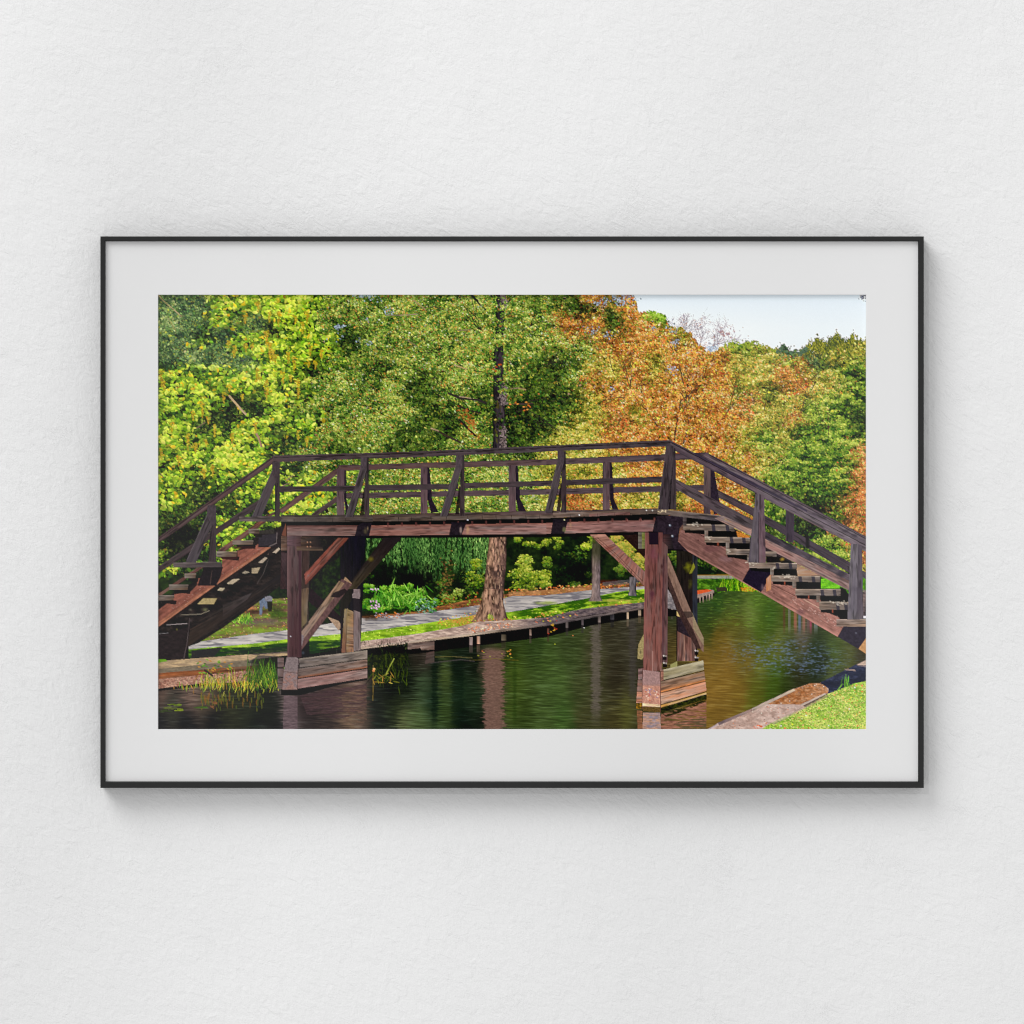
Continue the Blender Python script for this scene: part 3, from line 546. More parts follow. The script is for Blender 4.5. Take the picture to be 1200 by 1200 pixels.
    WC = [(190, 815, (96, 74, 68)), (225, 815, (104, 82, 76)), (245, 820, (84, 70, 58)), (200, 832, (50, 52, 46)), (190, 845, (24, 26, 32)), (220, 848, (16, 18, 22)), (250, 845, (14, 16, 20)), (270, 835, (44, 48, 30)), (265, 852, (24, 28, 20)), (290, 830, (36, 42, 28)),
          (300, 850, (18, 24, 20)), (320, 830, (22, 28, 22)), (325, 852, (20, 22, 24)), (338, 825, (96, 82, 86)), (342, 850, (84, 74, 80)), (355, 825, (48, 34, 38)), (365, 850, (40, 32, 34)), (385, 818, (66, 48, 50)), (385, 850, (50, 40, 40)), (405, 835, (92, 72, 62)), (412, 852, (104, 84, 66)),
          (422, 815, (110, 82, 78)), (424, 840, (76, 62, 56)), (438, 820, (18, 26, 22)), (445, 850, (20, 28, 22)), (460, 800, (14, 20, 16)), (462, 840, (28, 38, 24)), (472, 850, (80, 90, 56)), (484, 850, (66, 84, 50)), (478, 800, (18, 26, 18)), (455, 785, (16, 20, 14)),
          (490, 770, (40, 36, 32)), (500, 768, (58, 48, 46)), (496, 800, (50, 72, 48)), (492, 845, (60, 82, 46)), (510, 780, (18, 30, 22)), (508, 820, (22, 42, 30)), (522, 790, (62, 80, 36)), (520, 830, (48, 70, 32)), (535, 780, (16, 26, 20)), (540, 810, (28, 50, 32)), (545, 845, (14, 26, 20)),
          (556, 775, (20, 28, 20)), (558, 820, (28, 48, 30)), (562, 848, (18, 26, 20)), (578, 785, (70, 66, 48)), (580, 815, (60, 60, 46)), (582, 850, (56, 56, 44)), (596, 765, (34, 50, 18)), (602, 790, (56, 80, 24)), (600, 830, (52, 74, 24)), (610, 850, (44, 62, 24)), (630, 755, (40, 60, 26)),
          (640, 775, (54, 78, 32)), (650, 800, (58, 84, 38)), (655, 790, (60, 86, 38)), (640, 835, (54, 76, 34)), (660, 840, (52, 82, 34)), (668, 770, (52, 70, 34)), (680, 800, (56, 66, 36)), (685, 845, (58, 60, 34)), (665, 750, (46, 60, 30)), (699, 770, (62, 62, 42)), (700, 810, (58, 58, 38)),
          (715, 740, (50, 48, 36)), (720, 790, (44, 40, 30)), (722, 850, (58, 54, 30)), (740, 735, (52, 50, 40)), (741, 780, (50, 48, 38)), (735, 840, (74, 76, 34)), (750, 790, (42, 42, 30)), (745, 850, (50, 50, 28)), (787, 720, (40, 50, 30)), (787, 750, (60, 52, 28)), (790, 765, (74, 62, 28)),
          (825, 715, (46, 76, 34)), (840, 705, (40, 80, 30)), (830, 735, (50, 70, 26)), (860, 700, (50, 82, 30)), (885, 705, (70, 108, 32)), (860, 715, (70, 98, 42)), (880, 718, (104, 126, 56)), (900, 720, (54, 92, 28)), (860, 728, (96, 86, 26)), (890, 735, (66, 96, 24)), (840, 750, (110, 86, 24)), (825, 775, (128, 94, 34)),
          (870, 750, (92, 90, 36)), (850, 780, (130, 96, 34)), (850, 765, (124, 94, 34)), (875, 775, (112, 94, 34)), (835, 810, (134, 98, 34)), (850, 800, (130, 96, 32)), (865, 810, (122, 94, 30)), (845, 835, (120, 90, 32)), (890, 780, (92, 100, 34)), (885, 815, (86, 92, 22)), (910, 760, (90, 100, 40)), (910, 790, (60, 92, 20)), (905, 810, (56, 84, 18)), (930, 770, (66, 78, 44)), (935, 790, (44, 46, 26)),
          (940, 745, (92, 84, 74)), (955, 760, (36, 56, 24)), (962, 775, (30, 42, 26)), (958, 790, (34, 48, 24)), (975, 785, (70, 84, 34)), (975, 765, (66, 92, 34)), (995, 770, (76, 86, 36)), (1008, 768, (60, 56, 40)), (925, 720, (70, 90, 30)), (920, 805, (40, 56, 18))]
    wx = np.array([w[0] for w in WC], A); wy = np.array([w[1] for w in WC], A); wc = np.array([w[2] for w in WC], A)
    def water(x, y):
        out = np.empty((len(x), 3), A)
        near = np.clip((y - 700) / 150, 0, 1)
        rip = fbm(x / (5 + 5 * near), y / (.6 + .5 * near), 4, 2) - .5
        rip2 = vnoise(x / (5 + 9 * near), y / (.9 + .5 * near), 8) - .5
        xx = x + rip * (4 + 5 * near) * 1.6 + rip2 * 2.4; yy = y + rip * 4
        for s in range(0, len(x), 60000):
            e = s + 60000
            d = ((xx[s:e, None] - wx) / 1.0) ** 2 + ((yy[s:e, None] - wy) / 2.0) ** 2
            w = 1 / (d + 60) ** 1.9; out[s:e] = (w @ wc) / w.sum(1)[:, None]
        out = out * (1.14 - .16 * np.clip((x - 790) / 30, 0, 1) + .04 * np.clip((x - 425) / 30, 0, 1) * np.clip((800 - x) / 40, 0, 1))[:, None]
        k = 1 + (.50 * rip + .26 * rip2) * (1 - .35 * np.clip((x - 790) / 30, 0, 1))
        lum = out @ c3((.3, .6, .1)); out = (out * .70 + lum[:, None] * .30 * c3((1.10, 1.0, .80))) * (1 - .10 * np.clip((760 - x) / 60, 0, 1))[:, None]
        return out * k[:, None] + (np.clip(rip2 * 2 - .35, 0, 1) * 26)[:, None] * c3((.9, 1, 1))
    fill(wp, water)
    # blue sky ripples
    def blue_al(x, y):
        m = np.exp(-((x - 925 - (y - 770) * .8) / 50) ** 2 - ((y - 769) / 17) ** 2) * (.55 + .9 * fbm(x / 18, y / 4.5, 5))
        n = vnoise(x / 3.6 + y * .12, y / .95, 14) * .6 + vnoise(x / 2.0, y / .7 + x * .03, 19) * .4
        return np.clip((n - .50) * 3.6, 0, 1) * np.clip(m * 1.5, 0, .62)
    fill([(822, 735), (1015, 735), (1015, 775), (960, 800), (930, 806), (822, 806)], mottled((112, 130, 168), .25, 2, .6, 3), blue_al)
    def mirror(x0, x1, y0, y1, c, al, rag=3.0):
        def f(X, Y):
            e = rag * (fbm(X / 7, Y / .9, 3) - .5) * 2
            return al * np.clip((X - x0 + e) / 2.2, 0, 1) * np.clip((x1 - X + e) / 2.2, 0, 1) * np.clip((Y - y0) / 6, 0, 1) * np.clip((y1 - Y) / 22, .25, 1)
        fill([(x0 - 6, y0), (x1 + 6, y0), (x1 + 6, y1), (x0 - 6, y1)], mottled(c, .28, 6, .9, 5), f)
    mirror(566, 591, 757, 890, (116, 89, 80), .86, 7); mirror(560, 580, 757, 800, (110, 86, 76), .4, 6); mirror(692, 704, 728, 850, (106, 96, 92), .6, 5); mirror(736, 746, 722, 830, (74, 68, 70), .4, 4)
    mirror(505, 514, 768, 858, (16, 26, 20), .5, 3); mirror(528, 545, 770, 858, (16, 26, 20), .4, 5); mirror(600, 606, 760, 858, (36, 52, 22), .4, 3)
    # coloured reflections under the right flight
    for x, c, w in [(918, (96, 60, 52), 3), (924, (130, 122, 128), 3), (931, (186, 104, 96), 3.4), (936, (104, 122, 160), 3), (941, (176, 112, 100), 3.4), (946, (120, 84, 92), 3), (949, (196, 70, 110), 2.4), (955, (142, 148, 156), 4)]:
        fill([(x - w / 2, 704), (x + w / 2, 704), (x + w / 2, 746), (x - w / 2, 746)], c, lambda X, Y: .55 * np.clip((744 - Y) / 12, 0, 1) * np.clip(.55 + fbm(X / 5, Y / 1.2, 3), 0, 1))
    n = 160; dabs(r.uniform(826, 900, n), r.uniform(700, 735, n), r.uniform(1.5, 4, n), .3, 0, c3((120, 150, 60)) * r.uniform(.6, 1.1, (n, 1)), alpha=.5)
    # floating leaves and scum lines
    line([(510, 769), (530, 768.5), (553, 770)], .9, (96, 92, 40), alpha=.8); line([(550, 773), (580, 771), (607, 773)], .7, (110, 100, 40), alpha=.7); line([(505, 776), (540, 772), (556, 774)], 1.4, (84, 76, 78), alpha=.55)
    n = 12; dabs(r.uniform(545, 600, n), r.normal(764, 3.5, n), 1.0, .45, 0, np.array([(196, 160, 70), (200, 120, 70), (150, 150, 60)], A)[r.integers(0, 3, n)])
    dabs([645, 671, 684, 650], [744, 744, 735, 754], .9, .5, 0, np.array([(214, 140, 90), (206, 130, 80), (210, 200, 190), (150, 160, 60)], A))
    # --- left quay
    fill([(X0, 774), (240, 770), (305, 765), (345, 762), (345, 766), (305, 771), (X0, 783)], mottled((150, 128, 104), .16, 9, 2, 3, (186, 160, 124)))
    fill([(X0, 783), (305, 771), (318, 776), (318, 780), (X0, 789)], mottled((116, 104, 88), .2, 9, 2, 5))
    plank([(X0, 788), (325, 777), (325, 784), (X0, 796)], (150, 88, 52), (104, 70, 44), var=.4)
    fill([(X0, 795), (325, 782), (325, 796), (235, 801), (X0, 806)], mottled((140, 96, 82), .4, 3, 1.5, 6, (176, 138, 118)))
    fill([(X0, 806), (235, 800), (300, 798), (300, 800), (235, 803.5), (X0, 809)], (18, 14, 16), .9)
    fill([(252, 764), (345, 756), (345, 764), (305, 766), (290, 776), (332, 780), (332, 770), (345, 765), (345, 769)], (34, 36, 44), .6)
    fill([(296, 772), (335, 767), (335, 806), (286, 806)], mottled((30, 34, 22), .5, 5, 3, 4), lambda x, y: np.clip((x - 280) / 36, 0, .85))
    fill([(X0, 771), (193, 770), (197, 774), (X0, 776)], (104, 150, 40))
    RD = [(120, 140, 42), (160, 164, 58), (80, 108, 36), (56, 82, 30), (170, 164, 80), (100, 130, 40), (176, 136, 60), (60, 84, 32)]
    blades(236, 330, 805, 17, 230, RD, r, .32, .30, 4); blades(236, 300, 806, 16, 44, [(170, 166, 60), (150, 156, 60), (190, 140, 60)], r, .34, .35, 3)
    blades(290, 330, 800, 27, 100, [(40, 70, 26), (60, 96, 34), (90, 120, 40)], r, .5, .25, 5); blades(204, 236, 808, 10, 18, [(150, 110, 50), (110, 130, 50)], r, .4, .2)
    n = 34; dabs(r.uniform(232, 272, n), r.normal(780, 4, n), 1.8, .8, r.uniform(-.6, .6, n), np.array([(120, 160, 60), (90, 130, 50), (176, 128, 60), (70, 100, 44)], A)[r.integers(0, 4, n)])
    line([(240, 784), (250, 791)], 2.2, (54, 42, 40)); n = 90; dabs(r.uniform(236, 310, n), 812 + np.abs(r.normal(0, 8, n)), r.uniform(.4, .8, n), r.uniform(2, 5, n), 0, np.array([(150, 150, 50), (110, 130, 44), (190, 130, 50)], A)[r.integers(0, 3, n)] * .75, alpha=.6)
    for x, y, rx_, c in [(208, 825, 8, (96, 110, 40)), (211, 831, 5, (120, 132, 40)), (199, 829, 8, (90, 96, 50)), (236, 828, 8, (70, 96, 40)), (252, 822, 4, (120, 84, 54)), (250, 827, 3, (110, 76, 50)), (192, 832, 8, (60, 70, 40))]:
        n = 14; dabs(r.normal(x, rx_ * .4, n), r.normal(y, .8, n), rx_ * .35, .6, 0, c3(c) * r.uniform(.8, 1.15, (n, 1)))
    line([(205, 812), (225, 811), (236, 813)], .8, (40, 30, 30))
    # --- long quay along the far side
    fill([(420, 752), (480, 747), (553, 740), (600, 733), (640, 729), (690, 719), (755, 711), (800, 705), (816, 702), (816, 710), (755, 722), (690, 733), (640, 746), (560, 756), (509, 763), (480, 766), (420, 790)], mottled((20, 17, 18), .5, 5, 3, 2))
    fill([(420, 768), (480, 764), (476, 776), (440, 792), (420, 795)], mottled((22, 26, 14), .6, 4, 3, 6, (46, 52, 22)))
    fill([(423, 751), (490, 742), (540, 733), (560, 728), (600, 726), (640, 723), (680, 713), (755, 705), (800, 700), (800, 703), (755, 711.5), (690, 720), (640, 731), (600, 735), (553, 743), (480, 753), (423, 759)], mottled((150, 126, 116), .22, 7, 1.6, 4, (204, 180, 164)))
    fill([(600, 727), (640, 723), (680, 713), (755, 705), (800, 700), (800, 703), (755, 711.5), (690, 720), (640, 731), (610, 735)], mottled((60, 54, 62), .35, 5, 1.6, 4, (120, 106, 104)), lambda x, y: .82 * np.clip((x - 602 + 14 * (fbm(x / 4, y / 2, 2) - .5)) / 30, 0, 1))
    plank([(423, 757.5), (553, 741.5), (553, 744), (423, 760)], (170, 148, 128), (186, 162, 136), var=.2); plank([(553, 741.5), (640, 729.5), (640, 732.5), (553, 744)], (176, 156, 134), (120, 104, 100), var=.25); plank([(640, 729.5), (755, 710.5), (755, 712.5), (640, 732.5)], (90, 80, 84), (110, 96, 90), var=.35)
    plank([(478, 753), (509, 750), (509, 757), (478, 760)], (128, 102, 92), (96, 78, 72), var=.3); plank([(492, 757), (509, 754), (509, 760), (494, 761)], (150, 126, 114), (110, 88, 80)); plank([(500, 764), (509, 762), (509, 775), (498, 777)], (96, 76, 72), var=.2, alpha=.7)
    scatter([(540, 735), (600, 728), (600, 734), (553, 741)], 150, [(206, 150, 120), (190, 120, 90), (220, 190, 160)], r)
    scatter([(620, 728), (680, 716), (680, 720), (630, 731)], 60, [(196, 120, 90), (150, 90, 70), (170, 160, 60)], r)
    for x, y, h, w, c in [(552, 746, 9, 4, (130, 110, 104)), (560.5, 745, 9, 3.4, (160, 124, 104)), (590, 743, 7, 5, (80, 72, 60)), (621.5, 737, 7, 2.6, (120, 100, 90)), (642, 736, 6, 2, (96, 60, 50)), (664, 728, 7, 2.6, (86, 78, 76)), (682, 725, 7, 2.4, (80, 72, 74)), (702, 722, 6.5, 2.6, (128, 112, 106)), (717, 719.5, 6, 4, (56, 54, 58)), (735, 717, 7.5, 2.2, (170, 146, 120)), (749, 714.5, 6, 3.6, (140, 120, 96)), (787, 710, 6, 2.6, (116, 104, 100))]:
        plank([(x - w / 2, y), (x - w / 2 + .01, y + h), (x + w / 2, y + h), (x + w / 2, y)], c, [v * 1.25 for v in c])
        plank([(x - w / 2, y + h + 1), (x - w / 2, y + h + 9), (x + w / 2, y + h + 9), (x + w / 2, y + h + 1)], [v * .75 for v in c], alpha=.55)
    n = 10; dabs(r.normal(648, 2, n), r.normal(735, 4, n), .9, .6, 0, np.array([(190, 150, 60), (150, 60, 44)], A)[r.integers(0, 2, n)])
    blades(424, 480, 757, 9, 44, [(40, 44, 40), (60, 70, 40), (30, 36, 34)], r, .35, .5, 2); blades(432, 480, 792, 16, 150, [(30, 40, 18), (54, 66, 24), (20, 30, 16)], r, .5, .4, 8)
    blades(436, 466, 796, 12, 14, [(120, 124, 46), (90, 100, 40), (170, 136, 66)], r, .4, .9, 3); line([(452, 790), (457, 780), (462, 771)], .9, (150, 160, 70)); line([(437.5, 779), (437.5, 800), (437, 820)], .7, (140, 116, 54), alpha=.7); line([(444, 794), (455, 788)], .8, (150, 144, 64))
    dabs([438.5, 438], [783, 785], 1.6, 1.2, 0, np.array([(226, 170, 110), (200, 130, 80)], A))
    # far orange jetty
    fill([(816, 695), (830, 690), (836, 691), (836, 694), (816, 701)], mottled((150, 130, 120), .25, 4, 2, 3)); fill([(815, 691.5), (829, 690), (834, 691.5), (830, 693), (816, 696)], mottled((204, 92, 52), .25, 3, 1, 3))
    fill([(815, 701), (836, 694), (837, 697), (815, 707)], (30, 24, 24))
    for x, y in [(819, 699), (822.5, 698.5), (826.5, 697), (830, 696), (833, 694.5)]: plank([(x, y), (x, y + 7), (x + 1.3, y + 7), (x + 1.3, y)], (176, 150, 140), (120, 110, 90))
    # --- right bank and lawn
    bank = [(824, 857), (840, 846.5), (880, 830), (890.5, 824), (929, 806.7), (948.8, 799.7), (959, 799.7), (1002.5, 777.5), (1016, 771), (1016, 800), (1001, 800), (968.7, 813), (940.7, 829), (903, 846), (886, 857)]
    fill(bank, mottled((176, 148, 136), .16, 6, 3, 3, (206, 180, 168)))
    fill([(890, 826), (930, 806.5), (949, 799.7), (966, 800), (970, 811), (957, 815), (939, 824.5), (895, 824)], mottled((152, 98, 62), .28, 5, 2.5, 5, (186, 140, 106)))
    scatter(bank, 500, [(150, 110, 96), (220, 196, 180), (190, 120, 80), (120, 96, 90)], r, (.5, 1.1), (.3, .5), .3)
    plank([(824, 856), (840, 846.8), (841, 848.4), (828, 857)], (196, 176, 176)); plank([(840, 846), (880, 829.5), (881, 832), (842, 849)], (122, 106, 110), (160, 132, 122)); plank([(880, 829.5), (929, 806), (931, 808), (882, 832)], (176, 156, 140), (206, 186, 160))
    fill([(893, 824.5), (940, 825.5), (936, 829), (900, 826)], (200, 180, 170), .5)
    plank([(940, 826), (969, 811.5), (970, 813), (943, 828)], (34, 26, 24), (50, 36, 30)); plank([(937, 824.5), (966, 811), (966.5, 812.5), (939, 826)], (196, 176, 160))
    scatter([(940, 829), (968, 814), (970, 817), (945, 830)], 40, [(206, 120, 80), (190, 100, 60)], r)
    scatter([(884, 856), (903, 844), (900, 841), (880, 852)], 40, [(200, 110, 80), (180, 90, 60)], r)
    fill([(959, 799.7), (1002.5, 777.5), (1016, 771), (1016, 800), (1001, 800), (976, 810), (968.7, 812), (970, 806), (963, 801)], mottled((40, 44, 62), .25, 6, 2.5, 3, (58, 62, 84)))
    fill([(1003, 778), (1016, 771.5), (1016, 778), (1008, 779.5)], mottled((190, 166, 150), .15, 4, 2, 3)); plank([(988, 783), (1000, 783.5), (1002, 785.5), (990, 784.5)], (150, 132, 128)); plank([(1003, 778.5), (1016, 779), (1016, 781), (1004, 779.5)], (120, 110, 116)); fill([(959, 799.7), (1001, 794), (1016, 785), (1016, 800), (980, 806)], (30, 32, 44), .5)
    lawn = [(886, 857), (903, 846), (940.7, 829), (968.7, 812.5), (1001, 799.7), (1016, 797), (1016, 857)]
    grass(lawn, (138, 176, 68), (200, 208, 112), r, 5200, [(136, 182, 66), (166, 200, 88), (204, 212, 122), (112, 156, 52), (212, 200, 118), (178, 196, 94), (96, 138, 48)], sx=12, sy=4, seed=4)
    scatter(lawn, 700, [(226, 206, 110), (214, 150, 90), (232, 190, 120)], r, (.5, 1.1), (.3, .6), .5, dens=lambda x, y: np.clip((fbm(x / 16, y / 6, 9) - .4) * 4 * np.clip((x - 900) / 60, 0, 1), 0, 1))
    scatter(lawn, 60, [(240, 236, 220), (226, 150, 100), (214, 96, 70), (240, 220, 70)], r, (.7, 1.3), (.5, .9), .5)
    plank([(903, 846), (968.7, 812.5), (970, 815), (906, 848)], (196, 176, 160), (190, 164, 140), alpha=.6); blades(984, 994, 806, 14, 10, [(120, 170, 60), (90, 140, 50)], r, .4, .25)
    bridge(r)
    finish(r)
    return canvas

# ------------------------------------------------------------------ the printed footbridge
def post(x0, x1, y0, y1, c_l, c_r, split=.55, spread=0):
    xm0 = x0 + (x1 - x0) * split
    plank([(x0, y1), (x0, y0), (xm0, y0), (xm0, y1)], [v * .96 for v in c_l], c_l, var=.2)
    plank([(xm0, y1), (xm0, y0), (x1, y0), (x1, y1)], c_r, [v * .9 for v in c_r], var=.2)

def bridge(r):
    W1, W2, W3 = (76, 63, 64), (90, 67, 64), (58, 46, 48)
    # ---- left flight, shaded underside and far stringer
    fill([(185, 705), (252, 668), (300, 628), (340, 612), (340, 678), (306, 703), (262, 735), (233, 753), (221, 757), (216, 772), (185, 772)], mottled((22, 18, 19), .5, 8, 4, 3, (40, 33, 31)))
    plank([(218, 735), (300, 690), (342, 664), (342, 676)], (46, 38, 34), (34, 28, 30), var=.35); plank([(196, 752), (300, 694), (332, 676), (222, 756)], (58, 44, 37), (44, 36, 34), var=.4)
    plank([(216, 742), (318, 688), (318, 693), (221, 757)], (50, 40, 34), (36, 30, 30), var=.4, alpha=.7)
    plank([(262, 708), (296, 694), (290, 702), (262, 722)], (64, 54, 52), (84, 76, 78), var=.3, alpha=.6)
    fill([(185, 744), (224, 734), (220, 757), (216, 772), (185, 772)], mottled((38, 30, 31), .35, 10, 5, 8)); line([(223, 724), (220, 752), (216, 772)], .8, (78, 66, 66)); line([(196, 731.5), (220, 730)], .8, (130, 118, 118)); line([(185, 742), (198, 741)], .7, (100, 94, 96))
    line([(213, 720), (236, 719), (246, 715)], .8, (120, 110, 96)); soft(224, 714, 3, 2, (110, 104, 90), .8); soft(241, 714, 4, 2.5, (110, 112, 80), .8); soft(208, 737, 1.2, 1.5, (104, 100, 50), .8); soft(224, 726, 2.4, 2.4, (70, 60, 60), .9)
    for q, c in [([(232, 707.5), (239, 700.5), (255, 700.5), (251, 707.5)], (164, 146, 104)), ([(255, 691.5), (258.5, 688.3), (264.5, 688.6), (261.5, 691.7)], (173, 159, 134)), ([(320, 647.2), (327, 641.2), (329, 643), (324, 647.8)], (173, 157, 139)), ([(303, 659), (311, 652.5), (314, 653.5), (308, 659.5)], (168, 152, 134)),
                 ([(295.5, 671.5), (296, 665.5), (305.5, 664.4), (302, 671.5)], (159, 142, 117)), ([(284, 671), (288, 668.5), (293, 670), (288, 672)], (142, 131, 114)), ([(266, 683.5), (273, 678.5), (282, 677.6), (273, 684)], (173, 157, 134))]:
        fill(q, mottled(c, .18, 3, 2, 4))
    line([(302, 683), (309, 672), (315, 655)], .6, (70, 62, 60))
    # far stair rail and stringer (thin reddish strips), left
    plank([(303, 610), (314, 603), (330, 596), (330, 600)], (96, 62, 54), (84, 58, 52)); plank([(256, 644.5), (304, 611), (313, 611), (263, 647)], (112, 72, 62), (124, 78, 66), bot=(66, 42, 38), var=.3)
    plank([(200, 686), (236, 662), (243, 662), (207, 686)], (104, 70, 62), (96, 64, 58), bot=(60, 40, 38)); plank([(184, 697), (200, 686.5), (203, 688), (184, 701)], (124, 84, 66), (120, 80, 64))
    # near stringer with its saw-tooth top edge
    stg = [(184, 716), (200, 704), (205, 700), (205, 696), (224, 693), (232, 685), (231, 677), (245, 677), (261, 666), (261, 655), (279, 652), (279, 645), (298, 641), (303, 637), (303, 630), (311, 632), (318, 634), (320, 639.7), (255, 684.3), (184, 735.5)]
    def sh(x, y):
        s = x * .82 - y * .57; t = x * .57 + y * .82
        g = fbm(s * .05, t * 1.0, 4); g2 = fbm(s * .25, t * .3, 8)
        e = np.clip((t - (300 * .57 + 653 * .82 - 4.5)) / 3.0, 0, 1)[:, None]
        c = (c3((128, 80, 68)) * (1 - e) + c3((160, 106, 84)) * e)
        return c * (1 + .6 * (g - .5) + .35 * (g2 - .5))[:, None]
    fill(stg, sh)
    n = 60; t = r.random(n); dabs(195 + 120 * t + r.normal(0, 3, n), 718 - 78 * t + r.normal(0, 4, n), .7, .35, -.6, c3((170, 140, 128)) * r.uniform(.7, 1.15, (n, 1)), alpha=.6)
    line([(186, 736), (255, 685.5), (320, 641)], 1.6, (36, 22, 20))
    # dark behind post, near stringer top
    fill([(303, 629), (325, 622), (337, 612), (337, 640), (322, 641), (303, 641)], mottled((36, 29, 31), .3, 4, 4, 3)); fill([(304, 627), (325, 625), (325, 632), (318, 638), (303, 640)], mottled((48, 43, 48), .2, 3, 3, 5)); line([(325, 624), (324.6, 636), (316, 640)], .9, (108, 96, 96))
    fill([(240, 664), (262, 664), (259, 676), (254, 686), (232, 686), (236, 674)], mottled((30, 24, 28), .3, 4, 4, 3)); line([(247, 684), (249, 668)], .8, (74, 58, 56))
    # treads, left
    for x0, x1, y, h in [(292, 305, 620, 5), (273, 297.6, 633, 5), (254.4, 278.5, 645.7, 6), (217, 230.5, 671.7, 5.3), (199, 221.5, 684.6, 6), (185, 205, 697, 6)]:
        fill([(x0 + 5, y + h), (x1 + 3, y + h), (x1 + 2, y + h + 5), (x0 + 6, y + h + 3)], (24, 16, 18), .9)
        plank([(x0, y), (x1, y), (x1 - 1, y + h), (x0, y + h)], (124, 110, 98), (98, 78, 64), var=.4, freq=.5, top=(146, 134, 122))
    fill([(305, 621), (322, 620), (322, 625), (304, 625)], mottled((50, 46, 42), .3, 4, 2, 3)); plank([(254.6, 646), (278, 646), (278, 648), (254.6, 648)], (150, 138, 124), (140, 110, 76), alpha=.6); fill([(274, 640), (298, 640), (296, 643), (276, 643)], (52, 18, 20), .7); fill([(256, 652), (279, 652), (277, 655), (262, 655)], (60, 22, 22), .7)
    # ---- far rail of the deck and the far left flight
    plank([(328, 596.5), (398, 546), (401, 552), (331, 602)], (103, 73, 69), (91, 70, 69), top=(66, 50, 50), var=.25); plank([(397, 545.2), (640, 538.2), (640, 545), (399, 551.6)], W2, (93, 76, 77), top=(72, 57, 62)); plank([(640, 538.2), (830, 530), (828, 538), (640, 545)], (91, 74, 77), (83, 71, 77), top=(65, 55, 61))
    plank([(364, 603), (395, 581.5), (395, 588), (374, 603)], (69, 55, 55), (81, 65, 66)); plank([(400, 578), (640, 573), (640, 579.6), (400, 584.4)], (81, 65, 69), (89, 73, 77)); plank([(640, 573), (826, 568), (826, 575), (640, 579.6)], (90, 75, 79), (75, 65, 71))
    for x, w, y0, b in [(395, 8.6, 550, 5), (493, 8, 547, 10), (596, 8.2, 545, 10), (706, 8.2, 541, 9)]:
        fill([(x + w, y0 + 1), (x + w + 2.4, y0 + 1), (x + w + b * .55, 585), (x + w + b * 1.3, 600), (x + w + b * .4, 601), (x + w, 585)], mottled((40, 33, 42), .25, 4, 6, 3))
        plank([(x, 603), (x, y0), (x + w, y0), (x + w, 603)], (100, 80, 83), (83, 67, 71), var=.2)
        fill([(x + w, 578), (x + w + 2, 578), (x + w + 2, 585), (x + w, 585)], (30, 27, 34), .6)
    # ---- near deck: kerb band, plank edge, gap, main beam
    plank([(330, 603.4), (437, 602.8), (437, 607), (330, 607)], (62, 54, 50), (66, 56, 52)); plank([(437, 602.4), (640, 598.4), (640, 605), (437, 606.8)], (78, 64, 58), (90, 72, 70)); plank([(640, 598.4), (782, 595.2), (782, 602), (640, 605)], (84, 68, 68), (72, 60, 60))
    plank([(281, 605.6), (330, 605), (437, 606.4), (437, 611.6), (330, 611.4), (281, 610.8)][:1] + [(437, 605.6), (437, 611.4), (281, 610.8)], (100, 90, 84), (74, 64, 60), var=.4, freq=.5); plank([(281, 605.6), (300, 605.6), (300, 610.8), (281, 610.8)], (146, 128, 114), (104, 94, 88), alpha=.7)
    plank([(437, 606), (655, 602.6), (655, 607.2), (437, 611)], (88, 74, 66), (96, 82, 74), var=.4, freq=.6); plank([(648, 600.6), (783, 596.4), (783, 602), (700, 606), (648, 606)][:2] + [(783, 602), (648, 606.4)], (118, 98, 88), (92, 78, 70), var=.45, freq=.5)
    plank([(690, 602), (738, 599.6), (738, 605.4), (690, 606.6)], (136, 98, 92), (120, 84, 80), var=.3, alpha=.8)
    for x in [345, 359, 374, 390, 405, 450, 467, 482, 505, 523, 548, 565, 581, 599, 616, 632, 668, 684, 700, 720, 738, 757]:
        line([(x, 606.5 - (x - 437) * .018), (x + .2, 611 - (x - 437) * .018)], .6, (44, 36, 36), alpha=.8)
    fill([(330, 611), (437, 610.8), (640, 607), (783, 601), (783, 608), (640, 613.4), (437, 617), (330, 617)], (20, 14, 16))
    plank([(337, 616), (480, 615), (480, 627.4), (337, 627.8)], (118, 92, 88), (122, 92, 84), top=(90, 60, 56), var=.35, freq=.6, wav=.6); plank([(433, 615.6), (640, 612.8), (640, 625.4), (433, 627.6)], (126, 88, 80), (146, 112, 106), top=(134, 90, 80), var=.35, freq=.6, wav=.6)
    plank([(640, 612.8), (776, 607), (773, 622.6), (640, 625.4)], (150, 110, 102), (130, 96, 94), top=(118, 80, 74), var=.4, freq=.7, wav=.9)
    for x in np.arange(440, 770, 16.4):
        y = 612 - (x - 437) * .0195; plank([(x, y), (x + 13.6, y - .3), (x + 13.6, y + 3.4), (x, y + 3.8)], (16, 12, 14), alpha=.95); fill([(x + 13.8, y + .5), (x + 16, y + .4), (x + 16, y + 5), (x + 14, y + 5)], (96, 60, 56), .7)
    fill([(337, 627.6), (437, 627.4), (640, 625.2), (776, 622), (776, 626.6), (640, 629.2), (437, 630.6), (337, 631)], mottled((22, 17, 20), .3, 8, 2, 4))
    for q in [[(419, 616), (426, 612), (436, 613), (433, 627.6), (416, 627.8)], [(529, 612), (547, 611.6), (541, 626.6), (526, 627)], [(648, 608.4), (666, 608), (661, 624.8), (645, 625.4)], [(768, 605), (778, 604), (776, 624), (764, 623)]]:
        fill(q, mottled((32, 28, 34), .3, 4, 4, 6), .94)
